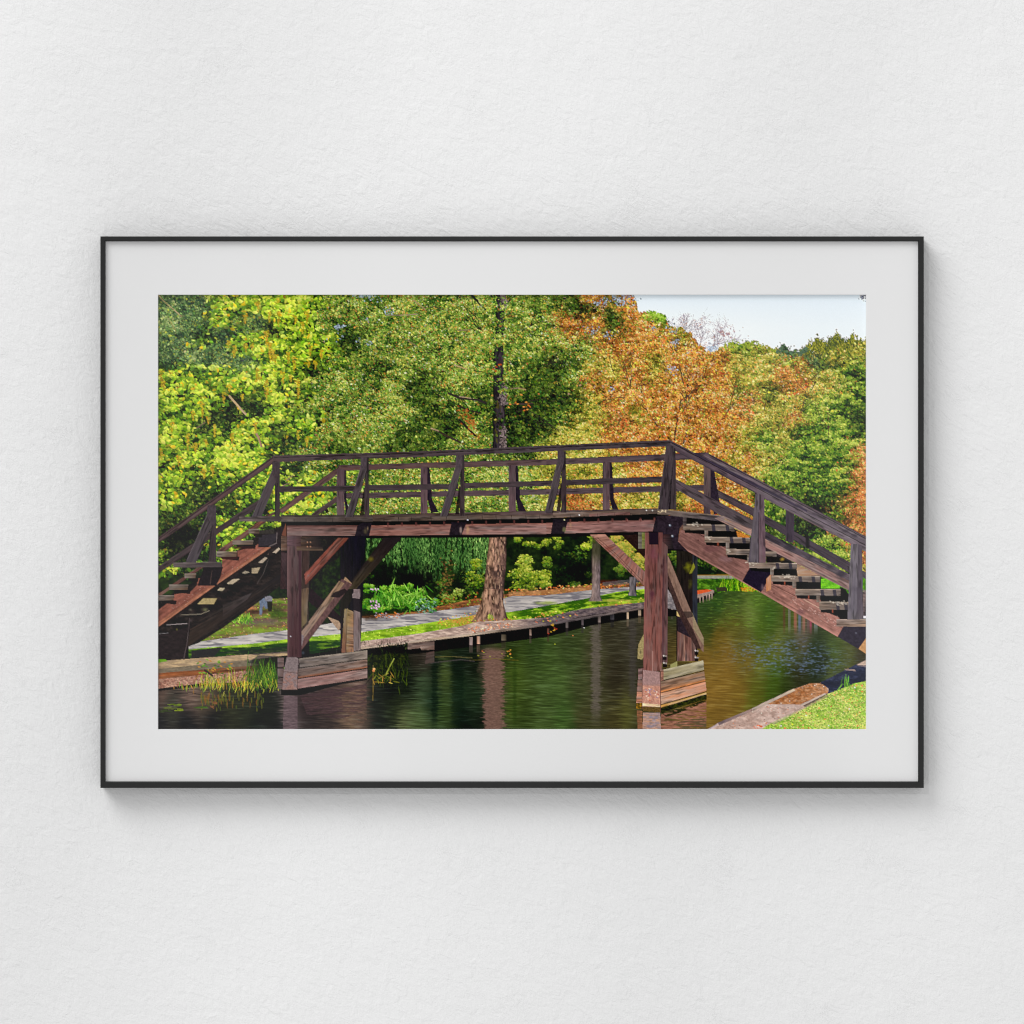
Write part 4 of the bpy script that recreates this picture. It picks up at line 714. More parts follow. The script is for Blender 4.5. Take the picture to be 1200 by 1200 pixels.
    soft(428, 622, 3, 4, (96, 88, 60), .8, .8, 3); soft(431, 619, 1.2, 3, (150, 130, 96), .7); soft(540, 621, 1.4, 4, (170, 150, 140), .7, .8, 2); soft(548, 620, 2, 5, (190, 150, 110), .6); soft(661, 620, 2, 3, (120, 120, 80), .7, .9, 4); soft(668, 615, 2, 4, (180, 140, 110), .5)
    dabs([678.5, 757, 764, 661, 548], [603.4, 598, 598, 609, 609], .9, .8, 0, np.array([(240, 236, 230), (206, 200, 196), (190, 186, 180), (196, 190, 150), (180, 180, 190)], A))
    # ---- left pier
    fill([(353, 628), (396, 628), (400, 648), (372, 690), (353, 700)], mottled((26, 20, 23), .3, 5, 6, 3), .85)
    fill([(364, 690), (366, 680), (385, 660), (400, 652), (402, 700), (396, 715), (372, 700)], mottled((16, 22, 14), .5, 4, 4, 6, (40, 56, 24)), .7)
    fill([(358, 684), (366, 690), (404, 726), (404, 744), (392, 730), (357, 700)], mottled((34, 23, 28), .3, 5, 4, 3)); fill([(384, 722), (397, 727), (401, 733), (397, 738)], mottled((160, 134, 112), .2, 3, 3, 4))
    plank([(399, 762), (399, 628), (412, 628), (412, 762)], (38, 30, 34), (24, 22, 30), var=.4); plank([(411, 762), (411, 628), (429, 628), (422.5, 762)], (30, 28, 30), (24, 22, 32), var=.3)
    plank([(404, 712), (414, 716), (414.6, 764), (400.5, 764)], (140, 124, 86), (150, 110, 84), var=.25); plank([(400.5, 764), (404, 714), (408, 712), (406, 764)], (116, 80, 66), (140, 120, 80)); plank([(414.6, 762), (414.4, 690), (422, 690), (422.8, 761)], (118, 100, 98), (124, 108, 108), var=.25)
    fill([(413.6, 700), (422.4, 699), (422.4, 717), (414, 714)], (30, 26, 30), .9); fill([(413, 696), (418, 690), (422, 695), (422, 701), (413.6, 700)], mottled((124, 110, 110), .2, 3, 3, 2)); fill([(399, 690), (413, 690), (412, 704), (404, 714), (400, 728)], (34, 32, 24), .7)
    plank([(405, 690), (449, 630), (472, 629), (417, 690)], (62, 54, 40), (34, 27, 30), var=.35, top=(38, 32, 32)); soft(435, 655, 3.4, 3.4, (104, 96, 36), .85, .7, 4); fill([(400, 684), (405, 675.6), (412.5, 683), (410, 688)], mottled((150, 122, 98), .15, 3, 3, 3))
    # near diagonal
    plank([(346.5, 748), (394, 686), (401, 679), (349, 763)], (150, 126, 112), (146, 120, 100), var=.2); fill([(347.5, 748), (351, 742), (357, 735), (394, 686), (401, 678), (413, 684), (405, 694), (363, 749), (352, 763), (347, 762)], mottled((92, 68, 66), .3, 4, 8, 5))
    plank([(352, 742), (398, 680), (404, 683), (357, 747)], (140, 116, 104), (146, 118, 94), var=.25); fill([(347.5, 747), (352, 741), (357, 745), (352.5, 762), (347, 762)], mottled((124, 110, 112), .2, 3, 3, 5)); fill([(387, 699), (391, 694), (404, 689), (408, 692), (398, 700)], (30, 22, 24), .9)
    fill([(352, 763), (363, 749), (363, 768), (352, 769)], (24, 20, 26), .9); soft(355.5, 764, 2, 2, (60, 66, 76), .8)
    # posts, left pier
    plank([(353, 740), (353, 645), (363, 645), (362, 730)], (66, 54, 46), (60, 44, 42), var=.3); plank([(354, 735), (354, 690), (362, 688), (360, 728)], (106, 92, 68), (100, 80, 66), var=.3)
    plank([(337.4, 769.6), (337, 627.5), (353.6, 627.5), (353.6, 769.6)], (72, 49, 50), (88, 68, 69), var=.18, freq=.7, top=(108, 84, 84)); fill([(350, 640), (353.6, 640), (353.6, 769), (351, 769)], (56, 34, 42), .7); fill([(337, 690), (353.6, 690), (353.6, 769.6), (337.2, 769.6)], (68, 40, 46), lambda x, y: .35 * np.clip((y - 690) / 40, 0, 1))
    plank([(347.6, 628.4), (375, 628.4), (379, 644.6), (347.6, 644.6)], (92, 70, 56), (30, 24, 26), var=.3, bot=(96, 78, 64)); plank([(337, 627.8), (353, 627.8), (353, 640), (337, 640)], (100, 78, 84), (70, 50, 52), var=.3, alpha=.8)
    for x, y in [(360.6, 635), (364.2, 635), (360.6, 640.2), (364.2, 640.2)]: soft(x, y, 1.0, 1.0, (176, 130, 104), .95, .1)
    plank([(330, 628), (336.6, 628), (336.6, 644.6), (330, 644.6)], (104, 80, 66), (88, 66, 56), var=.3); fill([(330.5, 627), (335.5, 612.5), (336, 628)], (104, 66, 52)); fill([(330, 645.5), (336.8, 648), (337, 690), (329, 690)], mottled((50, 34, 36), .3, 4, 8, 3)); plank([(330, 648), (336.5, 648), (336.8, 690), (331, 668)], (78, 58, 62), (50, 38, 42), alpha=.6)
    plank([(357, 672.3), (396, 630.4), (409, 630), (358.5, 685)], (136, 78, 68), (122, 70, 56), var=.35, freq=.8, bot=(92, 52, 44), cracks=.4); soft(361.5, 674, 1.6, 1.6, (120, 100, 100), .8)
    # plinth, left
    fill([(430.6, 792), (330, 806), (330, 814), (352, 814), (400, 801), (430.6, 796)], (14, 10, 12)); plank([(326, 770), (333, 770), (333, 807), (326, 806)], (104, 90, 88), (96, 76, 72), var=.3); plank([(326, 781), (333, 781), (333, 782.4), (326, 782.4)], (30, 24, 26)); plank([(326, 793), (333, 792), (333, 793.4), (326, 794.4)], (30, 24, 26))
    plank([(351, 771), (430.8, 761), (430.8, 771), (352, 781.6)], (112, 100, 94), (138, 124, 114), top=(140, 128, 116), var=.35, freq=.7); plank([(349.7, 782.6), (430.8, 772), (430.8, 781.6), (349.7, 794)], (108, 92, 86), (128, 104, 92), bot=(136, 84, 60), var=.3, freq=.7); plank([(349.4, 795), (430.8, 783), (430.8, 793.4), (348, 806)], (142, 106, 102), (150, 118, 110), var=.45, freq=.5)
    for a, b in [((352, 781.8), (430.8, 771.4)), ((349.7, 794.2), (430.8, 782))]: line([a, b], 1.1, (26, 18, 20))
    for x in [375, 395, 412]: soft(x, 768 - (x - 352) * .11, .8, 3, (80, 72, 70), .6, .6, 2)
    fill([(336.5, 769.6), (348, 769.6), (351.4, 772.5), (349, 785), (348.4, 807), (331.4, 807), (333, 785.6)], lambda x, y: mottled((122, 108, 108), .2, 2.6, 2.6, 6)(x, y) * (1 - np.clip((y - 784) / 8, 0, 1)[:, None]) + mottled((146, 110, 100), .22, 2.6, 2.2, 7, (128, 112, 112))(x, y) * np.clip((y - 784) / 8, 0, 1)[:, None]); line([(333, 786), (349.6, 788)], .6, (84, 64, 66)); line([(350.2, 772), (349.6, 786), (348.6, 806)], .8, (70, 54, 56))
    dabs([340, 345, 341], [791, 796, 745], .8, .6, 0, np.array([(60, 44, 44), (90, 60, 54), (200, 190, 196)], A))
    # ---- right pier: far post, brace, block, near post
    plank([(792, 774), (792, 644), (816.4, 644), (816, 774)], (38, 28, 32), (36, 32, 28), var=.4); plank([(811, 740), (811, 650), (816.6, 650), (816.6, 740)], (56, 58, 68), (44, 46, 52), var=.3)
    soft(806, 664, 5, 6, (116, 116, 34), .9, .8, 3); fill([(807, 672), (812, 659), (814, 664), (810, 671)], (150, 150, 50), .8); soft(808, 684, 3, 6, (84, 84, 34), .7, .7, 3)
    plank([(793, 774), (793, 739), (814, 746), (815, 774)], (134, 94, 86), (116, 82, 74), var=.22, freq=.7); plank([(800.6, 774), (800.6, 744), (802, 744), (802, 774)], (186, 134, 110), alpha=.7); fill([(793, 720), (800, 724), (813, 738), (811, 748), (794, 739.5)], mottled((46, 38, 44), .3, 3, 3, 4)); fill([(792.6, 709), (798, 719), (798.4, 723), (792.6, 721)], mottled((206, 176, 120), .15, 2, 3, 3))
    fill([(782, 690), (792, 706), (792, 714), (782, 712)], mottled((110, 104, 106), .25, 3, 2, 3, (150, 140, 140))); fill([(782, 714), (792, 714), (792, 722), (782, 722)], mottled((20, 20, 18), .4, 2, 3, 3))
    fill([(776.5, 644), (779, 645), (784, 655), (808.5, 714.5), (824, 747), (824, 763.5), (821, 761), (811, 739), (796, 716), (781.5, 678), (776.5, 660)], mottled((126, 100, 88), .25, 3, 8, 5)); fill([(776.5, 652), (783, 674), (798, 712), (812, 738), (821, 760), (816, 760), (806, 742), (792, 714), (781, 682), (776.5, 668)], mottled((62, 46, 44), .3, 3, 4, 7), .92)
    fill([(781, 648), (808, 714), (815, 730), (812, 730), (800, 706), (779, 652)], (150, 122, 110), .35); fill([(810, 716), (817, 733), (824, 748), (824, 756), (812, 736)], mottled((150, 134, 106), .15, 3, 3, 3), .8); fill([(800, 716), (810, 716), (812, 722), (804, 724)], (50, 42, 40), .7)
    fill([(728, 627), (750, 626), (757, 640), (756, 655), (741, 640)], mottled((40, 28, 26), .35, 4, 4, 3)); plank([(747.6, 624), (752, 624), (752, 642.6), (747.6, 642.6)], (118, 112, 100), (104, 96, 88), var=.25); plank([(752, 624), (756.6, 624), (756.6, 642.6), (752, 642.6)], (126, 132, 60), (96, 90, 60), var=.3)
    plank([(691, 626.4), (708.5, 625.6), (755.4, 670), (755, 687)], (152, 106, 92), (144, 98, 90), var=.3, freq=.7, cracks=.4, top=(168, 124, 108)); line([(700, 630), (725, 652), (752, 680)], .7, (92, 58, 54), alpha=.7); line([(694, 628.5), (722, 652), (754, 686)], .8, (110, 70, 64), alpha=.8); soft(713, 642, 5, 3, (120, 66, 58), .6, .6, 5)
    fill([(755, 740), (757, 741), (755, 766), (751.8, 772), (746.6, 771), (747.4, 755)], mottled((156, 140, 98), .2, 3, 3, 4)); soft(750, 763, 1.3, 2.6, (96, 86, 66), .8)
    fill([(770, 605), (800, 603), (800, 621), (806, 646), (792, 643.5), (770, 643)], mottled((44, 36, 43), .35, 5, 5, 4)); plank([(776.4, 626), (786, 626), (789, 643), (776.4, 643)], (76, 52, 52), (40, 34, 38), var=.3); plank([(796, 619), (800, 614), (799.4, 640), (794, 634)], (130, 86, 62), (110, 70, 62)); line([(770, 643), (800, 644.6)], 2.4, (26, 21, 25))
    for x, y in [(784.5, 615.4), (787.4, 628)]: soft(x, y, 1.7, 1.7, (126, 140, 156), .95, .1); dabs([x - .4], [y - .4], .6, .6, 0, (220, 226, 232))
    plank([(774.6, 776), (775.4, 634), (782, 640), (781.4, 776)], (112, 82, 82), (98, 70, 68), var=.2, freq=.7); fill([(775, 655), (778, 655), (777, 776), (774.6, 776)], (70, 46, 52), .5)
    plank([(753.2, 785.5), (755.6, 624), (776, 624), (775, 785.5)], (134, 88, 80), (108, 70, 67), var=.16, freq=.5, top=(132, 88, 82), cracks=.3); fill([(760, 624), (771, 624), (771, 637.8), (760.4, 637.8)], (28, 22, 32), .92); soft(763.5, 697, 3, 7, (76, 44, 54), .75, .6, 3); soft(765, 650, 6, 8, (112, 66, 80), .5, .6, 7); soft(758, 740, 5, 10, (150, 92, 84), .5, .7, 2); line([(764, 762), (764.2, 786)], .8, (190, 150, 140), alpha=.7); soft(775, 663, 1.6, 3, (60, 36, 36), .7)
    for x, y in [(778.4, 767.6), (778.6, 776), (815.4, 761.6), (815.6, 769.4)]: fill([(x - 2.4, y), (x + 2.4, y), (x + 2.4, y + 5), (x - 2.4, y + 5)], (24, 18, 22), .85); dabs([x - 1.2, x + 1.4], [y, y + .4], 1.1, .9, 0, np.array([(196, 184, 178), (150, 138, 132)], A))
    # plinth, right
    fill([(785, 778), (793, 774), (793, 782), (785, 784)], (150, 146, 96))
    for q, c in [([(747.6, 783), (753.4, 781.6), (753, 795.4), (747.2, 795.6)], (150, 116, 112)), ([(747, 796.4), (752.6, 796), (752.4, 809), (746, 809.4)], (146, 104, 92)), ([(746, 810), (752.2, 809.6), (752, 822.6), (745, 822.6)], (206, 140, 112))]: plank(q, c, [v * .88 for v in c], var=.3, freq=.6)
    fill([(745, 823), (752.4, 822.4), (752.6, 830), (745, 829)], mottled((170, 124, 44), .4, 2, 2, 3, (70, 60, 26))); line([(752.6, 782), (752.2, 830)], .9, (96, 66, 60))
    plank([(774.5, 784.5), (823.5, 773), (824.2, 784), (775.5, 796)], (150, 138, 106), (170, 160, 132), top=(186, 176, 146), var=.3, freq=.7); plank([(773, 798), (824.4, 786), (826, 796.8), (773, 810.4)], (150, 112, 90), (164, 124, 96), top=(146, 122, 104), bot=(206, 130, 80), var=.3, freq=.7); plank([(773, 811.4), (826, 798), (827.2, 808.6), (774.4, 824)], (206, 150, 116), (204, 140, 108), var=.2, freq=.5)
    for a, b in [((775, 797), (824.4, 785)), ((773, 811), (826, 797.4)), ((774, 824.6), (827, 809.4))]: line([a, b], 1.2, (40, 26, 24), .8)
    fill([(773, 826), (827, 811), (827.6, 818), (775, 834), (772.5, 833)], mottled((54, 58, 20), .5, 3, 1.6, 4, (24, 26, 14))); plank([(773, 825.6), (827, 810.6), (827, 812.4), (774, 828)], (196, 140, 66), (206, 170, 110), var=.3)
    fill([(753, 784), (773, 786.6), (773.4, 827), (752.2, 827)], lambda x, y: mottled((160, 128, 124), .18, 2.6, 2.6, 6)(x, y) * (1 - np.clip((y - 800) / 4, 0, 1)[:, None]) + mottled((204, 154, 132), .2, 2.8, 2.4, 7, (180, 128, 112))(x, y) * np.clip((y - 800) / 4, 0, 1)[:, None]); line([(753, 801.5), (773, 802)], .6, (150, 110, 104)); plank([(773, 784), (777, 783.6), (777, 796), (773, 797)], (160, 116, 100), (150, 104, 90))
    dabs(r.uniform(756, 772, 22), r.uniform(806, 820, 22), 1.1, .7, r.uniform(-1, 1, 22), np.array([(150, 130, 150), (190, 100, 80), (240, 200, 180)], A)[r.integers(0, 3, 22)]); plank([(752.4, 823), (773, 824.6), (773, 827.6), (752.6, 826)], (240, 216, 176), (226, 190, 150), var=.3); fill([(752.4, 826.5), (773, 827.6), (773, 833.4), (753, 832)], mottled((96, 76, 44), .4, 2, 1.4, 3)); line([(773.2, 786), (773.4, 833)], .9, (110, 74, 64))
    # reflections of the right plinth
    def refl(c, c2=None): return lambda x, y: mottled(c, .3, 8, 1.1, 4, c2)(x, y)
    fill([(753, 834), (773, 834.4), (774, 856), (752.6, 856)], refl((190, 146, 120), (150, 130, 130))); fill([(745.6, 831), (752, 832), (752.6, 856), (747, 856)], refl((140, 96, 70), (110, 80, 60))); fill([(774, 836), (806, 827), (827, 820), (827, 856), (774, 856)], refl((158, 110, 92), (128, 88, 74)), lambda x, y: np.clip((fbm(x / 14, y / 1.4, 4) - .30) * 6, 0, 1) * .95)
    fill([(774, 834), (800, 828), (827, 818), (827, 821), (800, 833), (780, 839)], (40, 42, 16), lambda x, y: np.clip((fbm(x / 5, y / 1.2, 3) - .38) * 8, 0, 1)); fill([(790, 846), (827, 838), (827, 856), (785, 856)], (84, 76, 56), lambda x, y: .8 * np.clip((fbm(x / 12, y / 1.1, 9) - .45) * 8, 0, 1)); n = 5; dabs(r.uniform(755, 772, 8), r.uniform(838, 852, 8), 2.2, 1.6, 0, c3((138, 128, 140)) * r.uniform(.9, 1.1, (8, 1)), alpha=.6)
    # reflection of left plinth
    fill([(333, 814), (349, 815), (349, 856), (332, 856)], refl((110, 92, 96), (90, 74, 78)), .75); fill([(352, 814), (430, 800), (430, 830), (400, 842), (360, 836)], refl((78, 56, 58), (62, 46, 50)), lambda x, y: np.clip((fbm(x / 12, y / 1.2, 7) - .3) * 6, 0, 1) * .7); fill([(400, 812), (430, 803), (430, 842), (420, 856), (404, 856)], refl((110, 86, 70), (84, 68, 60)), lambda x, y: np.clip((fbm(x / 9, y / 1.2, 5) - .42) * 6, 0, 1) * .7)
    # ---- right flight
    # far side: stringer, rails, posts
    plank([(835, 605), (905, 646), (990, 694), (983, 700), (900, 655)][:1] + [(1016, 708), (1016, 716), (835, 612)], (46, 38, 40), (54, 46, 50), var=.3)
    fill([(800, 606), (836, 606), (880, 634), (896, 644), (896, 660), (850, 660), (800, 640)], mottled((22, 17, 20), .4, 4, 3, 3)); fill([(896, 645), (935, 662), (965, 678), (990, 690), (1000, 712), (960, 712), (900, 680)], mottled((24, 19, 22), .4, 4, 3, 4))
    fill([(862, 622), (878, 628), (876, 632), (864, 630)], mottled((186, 120, 56), .3, 2, 2, 3)); fill([(961, 678), (968, 677), (984, 686), (983, 689), (961, 689)], mottled((124, 196, 44), .2, 3, 2, 3, (90, 160, 36))); soft(916, 655, 3, 2, (180, 150, 60), .8, .6, 3)
    plank([(831, 569), (884, 596), (882, 605), (831, 577.4)], (86, 72, 76), (76, 64, 70), var=.25); plank([(894, 603), (960, 638.6), (996, 666), (996, 674), (894, 612)][:1] + [(996, 659), (996, 672), (894, 612)], (68, 58, 66), (72, 62, 70), var=.25); plank([(1008, 667), (1016, 672), (1016, 680), (1008, 675)], (84, 76, 84))
    fill([(832, 548), (836, 549), (842, 585), (846, 600), (836, 603), (832, 590)], mottled((46, 38, 48), .3, 3, 5, 3)); plank([(824, 603), (824, 545), (832, 546), (832, 603)], (76, 62, 68), (108, 86, 84), var=.25)
    plank([(920, 634), (919.6, 596), (930, 600), (929, 636)], (66, 56, 66), (60, 50, 62), var=.25); plank([(943, 642), (943, 628), (948, 628), (948, 642)], (40, 36, 40))
    # far handrail and near handrail
    plank([(827, 530), (1017, 630), (1017, 639), (820, 537)], (107, 92, 98), (108, 98, 105), top=(82, 69, 75), var=.35, freq=.9); line([(830, 532.8), (900, 570.6), (1016, 632.4)], .9, (30, 22, 30))
    plank([(784, 515.6), (892, 571.6), (1017, 636.5), (1017, 647)][:2] + [(890, 581), (782, 524)], (86, 73, 80), (104, 89, 96), top=(69, 59, 66), bot=(63, 55, 62), var=.3); plank([(888, 569.6), (1017, 636.8), (1017, 648), (886, 579.2)], (102, 89, 97), (115, 103, 110), top=(95, 85, 94), var=.3)
    fill([(812, 530), (890, 569), (945, 597.6), (945, 600), (888, 572), (814, 534)], (45, 40, 59), .55); line([(786, 519), (888, 572.8), (1016, 640)], .9, (38, 28, 32)); line([(850, 562), (892, 583), (1000, 638)], .9, (112, 82, 82), alpha=.5)
    for x, y in [(905, 577), (912, 581), (935, 592), (952, 602), (990, 622), (1000, 627)]: soft(x, y, 5, 2.2, (60, 53, 60), .6, .6, int(x) % 9)
    # near mid rail and stair kerb board
    plank([(790, 560.6), (883, 610), (883, 627), (790, 572)], (90, 77, 82), (84, 73, 78), var=.3); plank([(838, 606), (850, 604), (884, 622), (884, 630), (866, 622), (838, 608)][:1] + [(884, 621), (884, 630), (840, 608)], (142, 116, 108), (168, 130, 120), var=.3)
    plank([(893, 621), (998, 674.6), (998, 684), (893, 631.6)], (69, 61, 69), (102, 89, 96), var=.4); plank([(893, 629.6), (998, 682), (996, 692.6), (896, 641)], (158, 118, 110), (140, 112, 108), var=.35)
    for x, y in [(925, 642), (948, 653), (972, 664), (985, 672)]: soft(x, y, 6, 4, (50, 45, 53), .7, .6, int(x) % 7)
    plank([(932, 663), (933, 660.6), (960, 674), (934, 675)], (176, 140, 110), (160, 124, 100), var=.2)
    # stringer, near
    st = [(797, 621), (826, 621), (826, 632), (836, 636), (852, 641), (852, 652), (878, 657), (905, 664), (905, 678), (932, 684), (932, 696), (960, 700), (962, 714), (982, 723), (988, 734), (980.4, 745.4), (890, 693.5), (806, 646), (794, 634)]
    def sh(x, y):
        s = x * .87 + y * .49; t = y * .87 - x * .49
        g = fbm(s * .05, t * .9, 4); g2 = fbm(s * .2, t * .35, 8)
        e = np.clip((x - 860) / 60, 0, 1)[:, None]
        c = c3((122, 88, 82)) * (1 - e) + c3((152, 108, 98)) * e
        lo = np.clip((t - (693.5 * .87 - 890 * .49 - 3.0)) / 2.0, 0, 1)[:, None]
        c = c * (1 + .5 * (g - .5) + .4 * (g2 - .5))[:, None]
        return c * (1 - .45 * lo) + c3((206, 150, 136)) * .45 * lo
    fill(st, sh); soft(833, 642, 10, 5, (90, 60, 62), .5, .6, 3); soft(938, 716, 5, 4, (104, 72, 76), .6, .6, 3); soft(850, 655, 10, 4, (166, 132, 138), .35, .6, 5)
    line([(850, 642), (812, 622)], .7, (70, 40, 40)); line([(931, 698), (903, 684)], .7, (80, 44, 40)); line([(961, 713), (941, 702)], .7, (206, 170, 150)); soft(817.5, 632.6, .9, .9, (60, 34, 34), .9); soft(906, 694.5, 1.3, .9, (66, 36, 36), .9)
    n = 46; t = r.random(n); dabs(925 + 55 * t + r.normal(0, 3, n), 702 + 28 * t + r.normal(0, 3, n), .9, .5, .5, c3((210, 176, 166)) * r.uniform(.75, 1.1, (n, 1)), alpha=.55)
    fill([(869, 680.5), (878, 664), (906, 664), (903, 674), (897, 683), (891, 693.6)], mottled((34, 28, 42), .25, 3, 3, 3)); soft(892.5, 688, 2, 4, (110, 92, 100), .8, .6, 3); plank([(897, 693), (897, 678), (903, 672), (903, 690)], (196, 134, 96), (186, 126, 92), var=.2)
    fill([(980.4, 745.4), (988, 732), (1016, 732), (1016, 745), (1005.5, 760)], mottled((50, 45, 56), .2, 5, 5, 3)); soft(1002, 741, 1.4, 1.2, (104, 104, 116), .8); fill([(1005, 759.5), (1016, 744), (1016, 767)], mottled((192, 146, 102), .15, 4, 4, 3))
    # treads, right
    T = [(800, 860, 613.6, 7, 1.5), (825, 878, 628.6, 6.4, 1.2), (850, 880, 643, 6.4, .5), (896, 909, 646, 5.4, .3), (877, 933, 658.4, 6.6, 1.2), (903, 960, 674, 6.6, .8), (931, 984, 689.6, 7.4, .3), (959, 994, 704.6, 9, .4), (979, 1016, 725, 8.4, .6)]
    for x0, x1, y, h, sl in T:
        if x0 not in (896, 979): fill([(x0 + 1, y + h - .5), (x1 - 1, y + h + sl), (x1 - 2, y + h + 6), (x0 + 20, y + h + 5), (x0 + 2, y + h + 3.4)], (20, 14, 18), .95); plank([(x0 + 25, y + h), (x0 + 29, y + h), (x0 + 29, y + h + 8), (x0 + 25, y + h + 8)], (130, 118, 108), (110, 92, 84), var=.3) if x0 in (800, 825, 850, 877, 903, 931) else None
        plank([(x0, y), (x1, y + sl), (x1, y + h + sl), (x0, y + h)], (138, 118, 104), (110, 98, 92), var=.5, freq=.5, top=(176, 158, 142)); 
        for k in range(2): xs = x0 + (x1 - x0) * (.55 + .27 * k); fill([(xs, y + 1), (xs + 4, y + 1), (xs + 5, y + h + sl), (xs + 1, y + h + sl)], (46, 44, 56), .75) if x0 not in (896, 979, 850) else None
        fill([(x0 + 15, y + h), (x0 + 16.4, y + h), (x0 + 16.4, y + h + 4), (x0 + 15, y + h + 4)], (150, 80, 60), .8) if x0 in (903, 931, 959, 825) else None
    for x, y, n, sx in [(814, 614.4, 16, 3), (921, 675.5, 30, 4), (983, 706, 26, 4), (829, 630, 6, 1), (906, 666, 5, 1), (881, 660, 14, 3), (852, 644.5, 8, 2)]:
        dabs(r.normal(x, sx, n), r.normal(y, .9, n), 1.1, .7, 0, c3((212, 200, 184)) * r.uniform(.75, 1.05, (n, 1)), alpha=.7)
    # deck end
    plank([(770, 596), (790, 596.6), (848, 605.6), (848, 611), (800, 605), (770, 602)][:1] + [(848, 604.4), (848, 611), (770, 602.4)], (108, 94, 84), (70, 64, 72), var=.45, freq=.6, top=(136, 120, 104)); dabs(r.normal(776, 3, 12), r.normal(599, .9, 12), 1.0, .6, 0, c3((200, 180, 150)) * r.uniform(.7, 1.1, (12, 1)))
    plank([(800, 606), (803.6, 606), (804, 616), (800, 615)], (90, 80, 80), (70, 62, 62)); plank([(848, 604.5), (884, 622), (884, 630), (836, 607)], (150, 122, 116), (166, 130, 120), var=.3, alpha=.8)
    # near posts of the right flight
    plank([(876, 659), (884.4, 579), (889, 579), (888.4, 659)], (92, 84, 92), (98, 88, 96), var=.25); plank([(888.4, 659), (889, 579), (894.6, 580), (896.6, 659)], (114, 90, 96), (96, 82, 90), var=.25); line([(888.4, 600), (888.2, 659)], .8, (40, 32, 40))
    plank([(992, 725), (996, 637), (1004, 637), (1002.6, 725)], (104, 98, 106), (112, 104, 112), var=.22); plank([(1002.6, 725), (1004, 637), (1009, 640), (1010.6, 725)], (92, 84, 92), (88, 80, 88), var=.22); soft(999, 690, 8, 4, (78, 72, 80), .4, .5, 3); plank([(1010, 690), (1016, 693), (1016, 722), (1010.6, 722)], (130, 110, 106), (60, 54, 58), var=.5); plank([(1010.6, 721), (1016, 721), (1016, 724), (1010.6, 724)], (220, 214, 220))
    plank([(979, 725), (1016, 725.8), (1016, 733.6), (979, 733)], (140, 118, 108), (160, 132, 110), var=.45, freq=.5, top=(176, 156, 146))
    # ---- left flight, near rail
    plank([(184, 631), (321, 534), (321, 543), (184, 638)], (90, 66, 66), (85, 65, 65), top=(63, 50, 51), var=.25, bot=(60, 45, 47)); line([(184, 633.2), (321, 536.2)], .9, (33, 25, 26)); plank([(184, 665), (230, 637), (252, 622), (304, 585.4), (304, 594)][:1] + [(304, 585.4), (304, 593.6), (184, 673)], (71, 58, 60), (60, 48, 51), var=.25, top=(78, 66, 66))
    fill([(308, 570), (321, 575), (318, 597), (302, 606)], mottled((16, 20, 16), .5, 3, 3, 2), .5)
    plank([(322.6, 606), (322.6, 541), (328.6, 541), (328.6, 606)], (59, 48, 50), (57, 49, 51), var=.25); plank([(295.5, 606), (319.5, 550), (325, 562), (306.6, 606)], (71, 63, 68), (74, 63, 65), var=.22); fill([(319.6, 541), (328.4, 541), (328.6, 552), (323, 564), (319, 553)], mottled((63, 53, 56), .2, 3, 5, 3)); line([(325.5, 566), (322.5, 606)], .9, (34, 27, 31)); line([(295.8, 606), (319.8, 551)], .7, (97, 88, 91), alpha=.7)
    plank([(244.5, 659.6), (248.6, 592), (253.8, 592), (253.8, 659.6)], (63, 53, 55), (57, 49, 51), var=.25); plank([(218, 659.6), (243.8, 602), (249.6, 614), (230, 659.6)], (74, 67, 72), (77, 68, 71), var=.22); fill([(243.8, 592), (253.8, 592), (253.6, 612), (249, 616), (243, 604)], mottled((68, 59, 63), .2, 3, 5, 3)); line([(218.4, 659), (243.6, 603)], .7, (103, 94, 98), alpha=.7); line([(249.4, 616), (244.6, 659)], .8, (34, 27, 30))
    plank([(204, 659), (260.6, 658), (260.6, 664.2), (204, 664.6)], (91, 80, 80), (73, 64, 65), var=.3, freq=.6, top=(107, 96, 95)); plank([(281, 605.6), (330, 604.4), (330, 611), (281, 610.8)], (114, 101, 98), (66, 58, 58), var=.35, freq=.5)
    # ---- deck, near rail
    plank([(320.6, 534), (500, 528.6), (500, 535.2), (320.6, 541.6)], (77, 62, 64), (75, 64, 66), top=(72, 60, 63), var=.25); plank([(500, 528.6), (785, 515.6), (785, 523), (500, 535.2)], (76, 65, 68), (71, 63, 67), top=(69, 60, 63), var=.25)
    line([(322, 536.4), (500, 531), (785, 518.4)], 1.0, (37, 29, 32)); plank([(328, 570), (420, 568.8), (420, 575.4), (328, 576.6)], (61, 52, 53), (67, 57, 60), var=.25); plank([(431, 568.4), (537, 566.6), (537, 573), (431, 575.2)], (66, 57, 59), (70, 61, 63), var=.25); plank([(541, 566), (656, 562.6), (656, 569), (541, 572.6)], (71, 61, 63), (73, 63, 66), var=.25); plank([(660, 562.4), (780, 558), (780, 565), (660, 568.8)], (69, 59, 63), (66, 57, 62), var=.25)
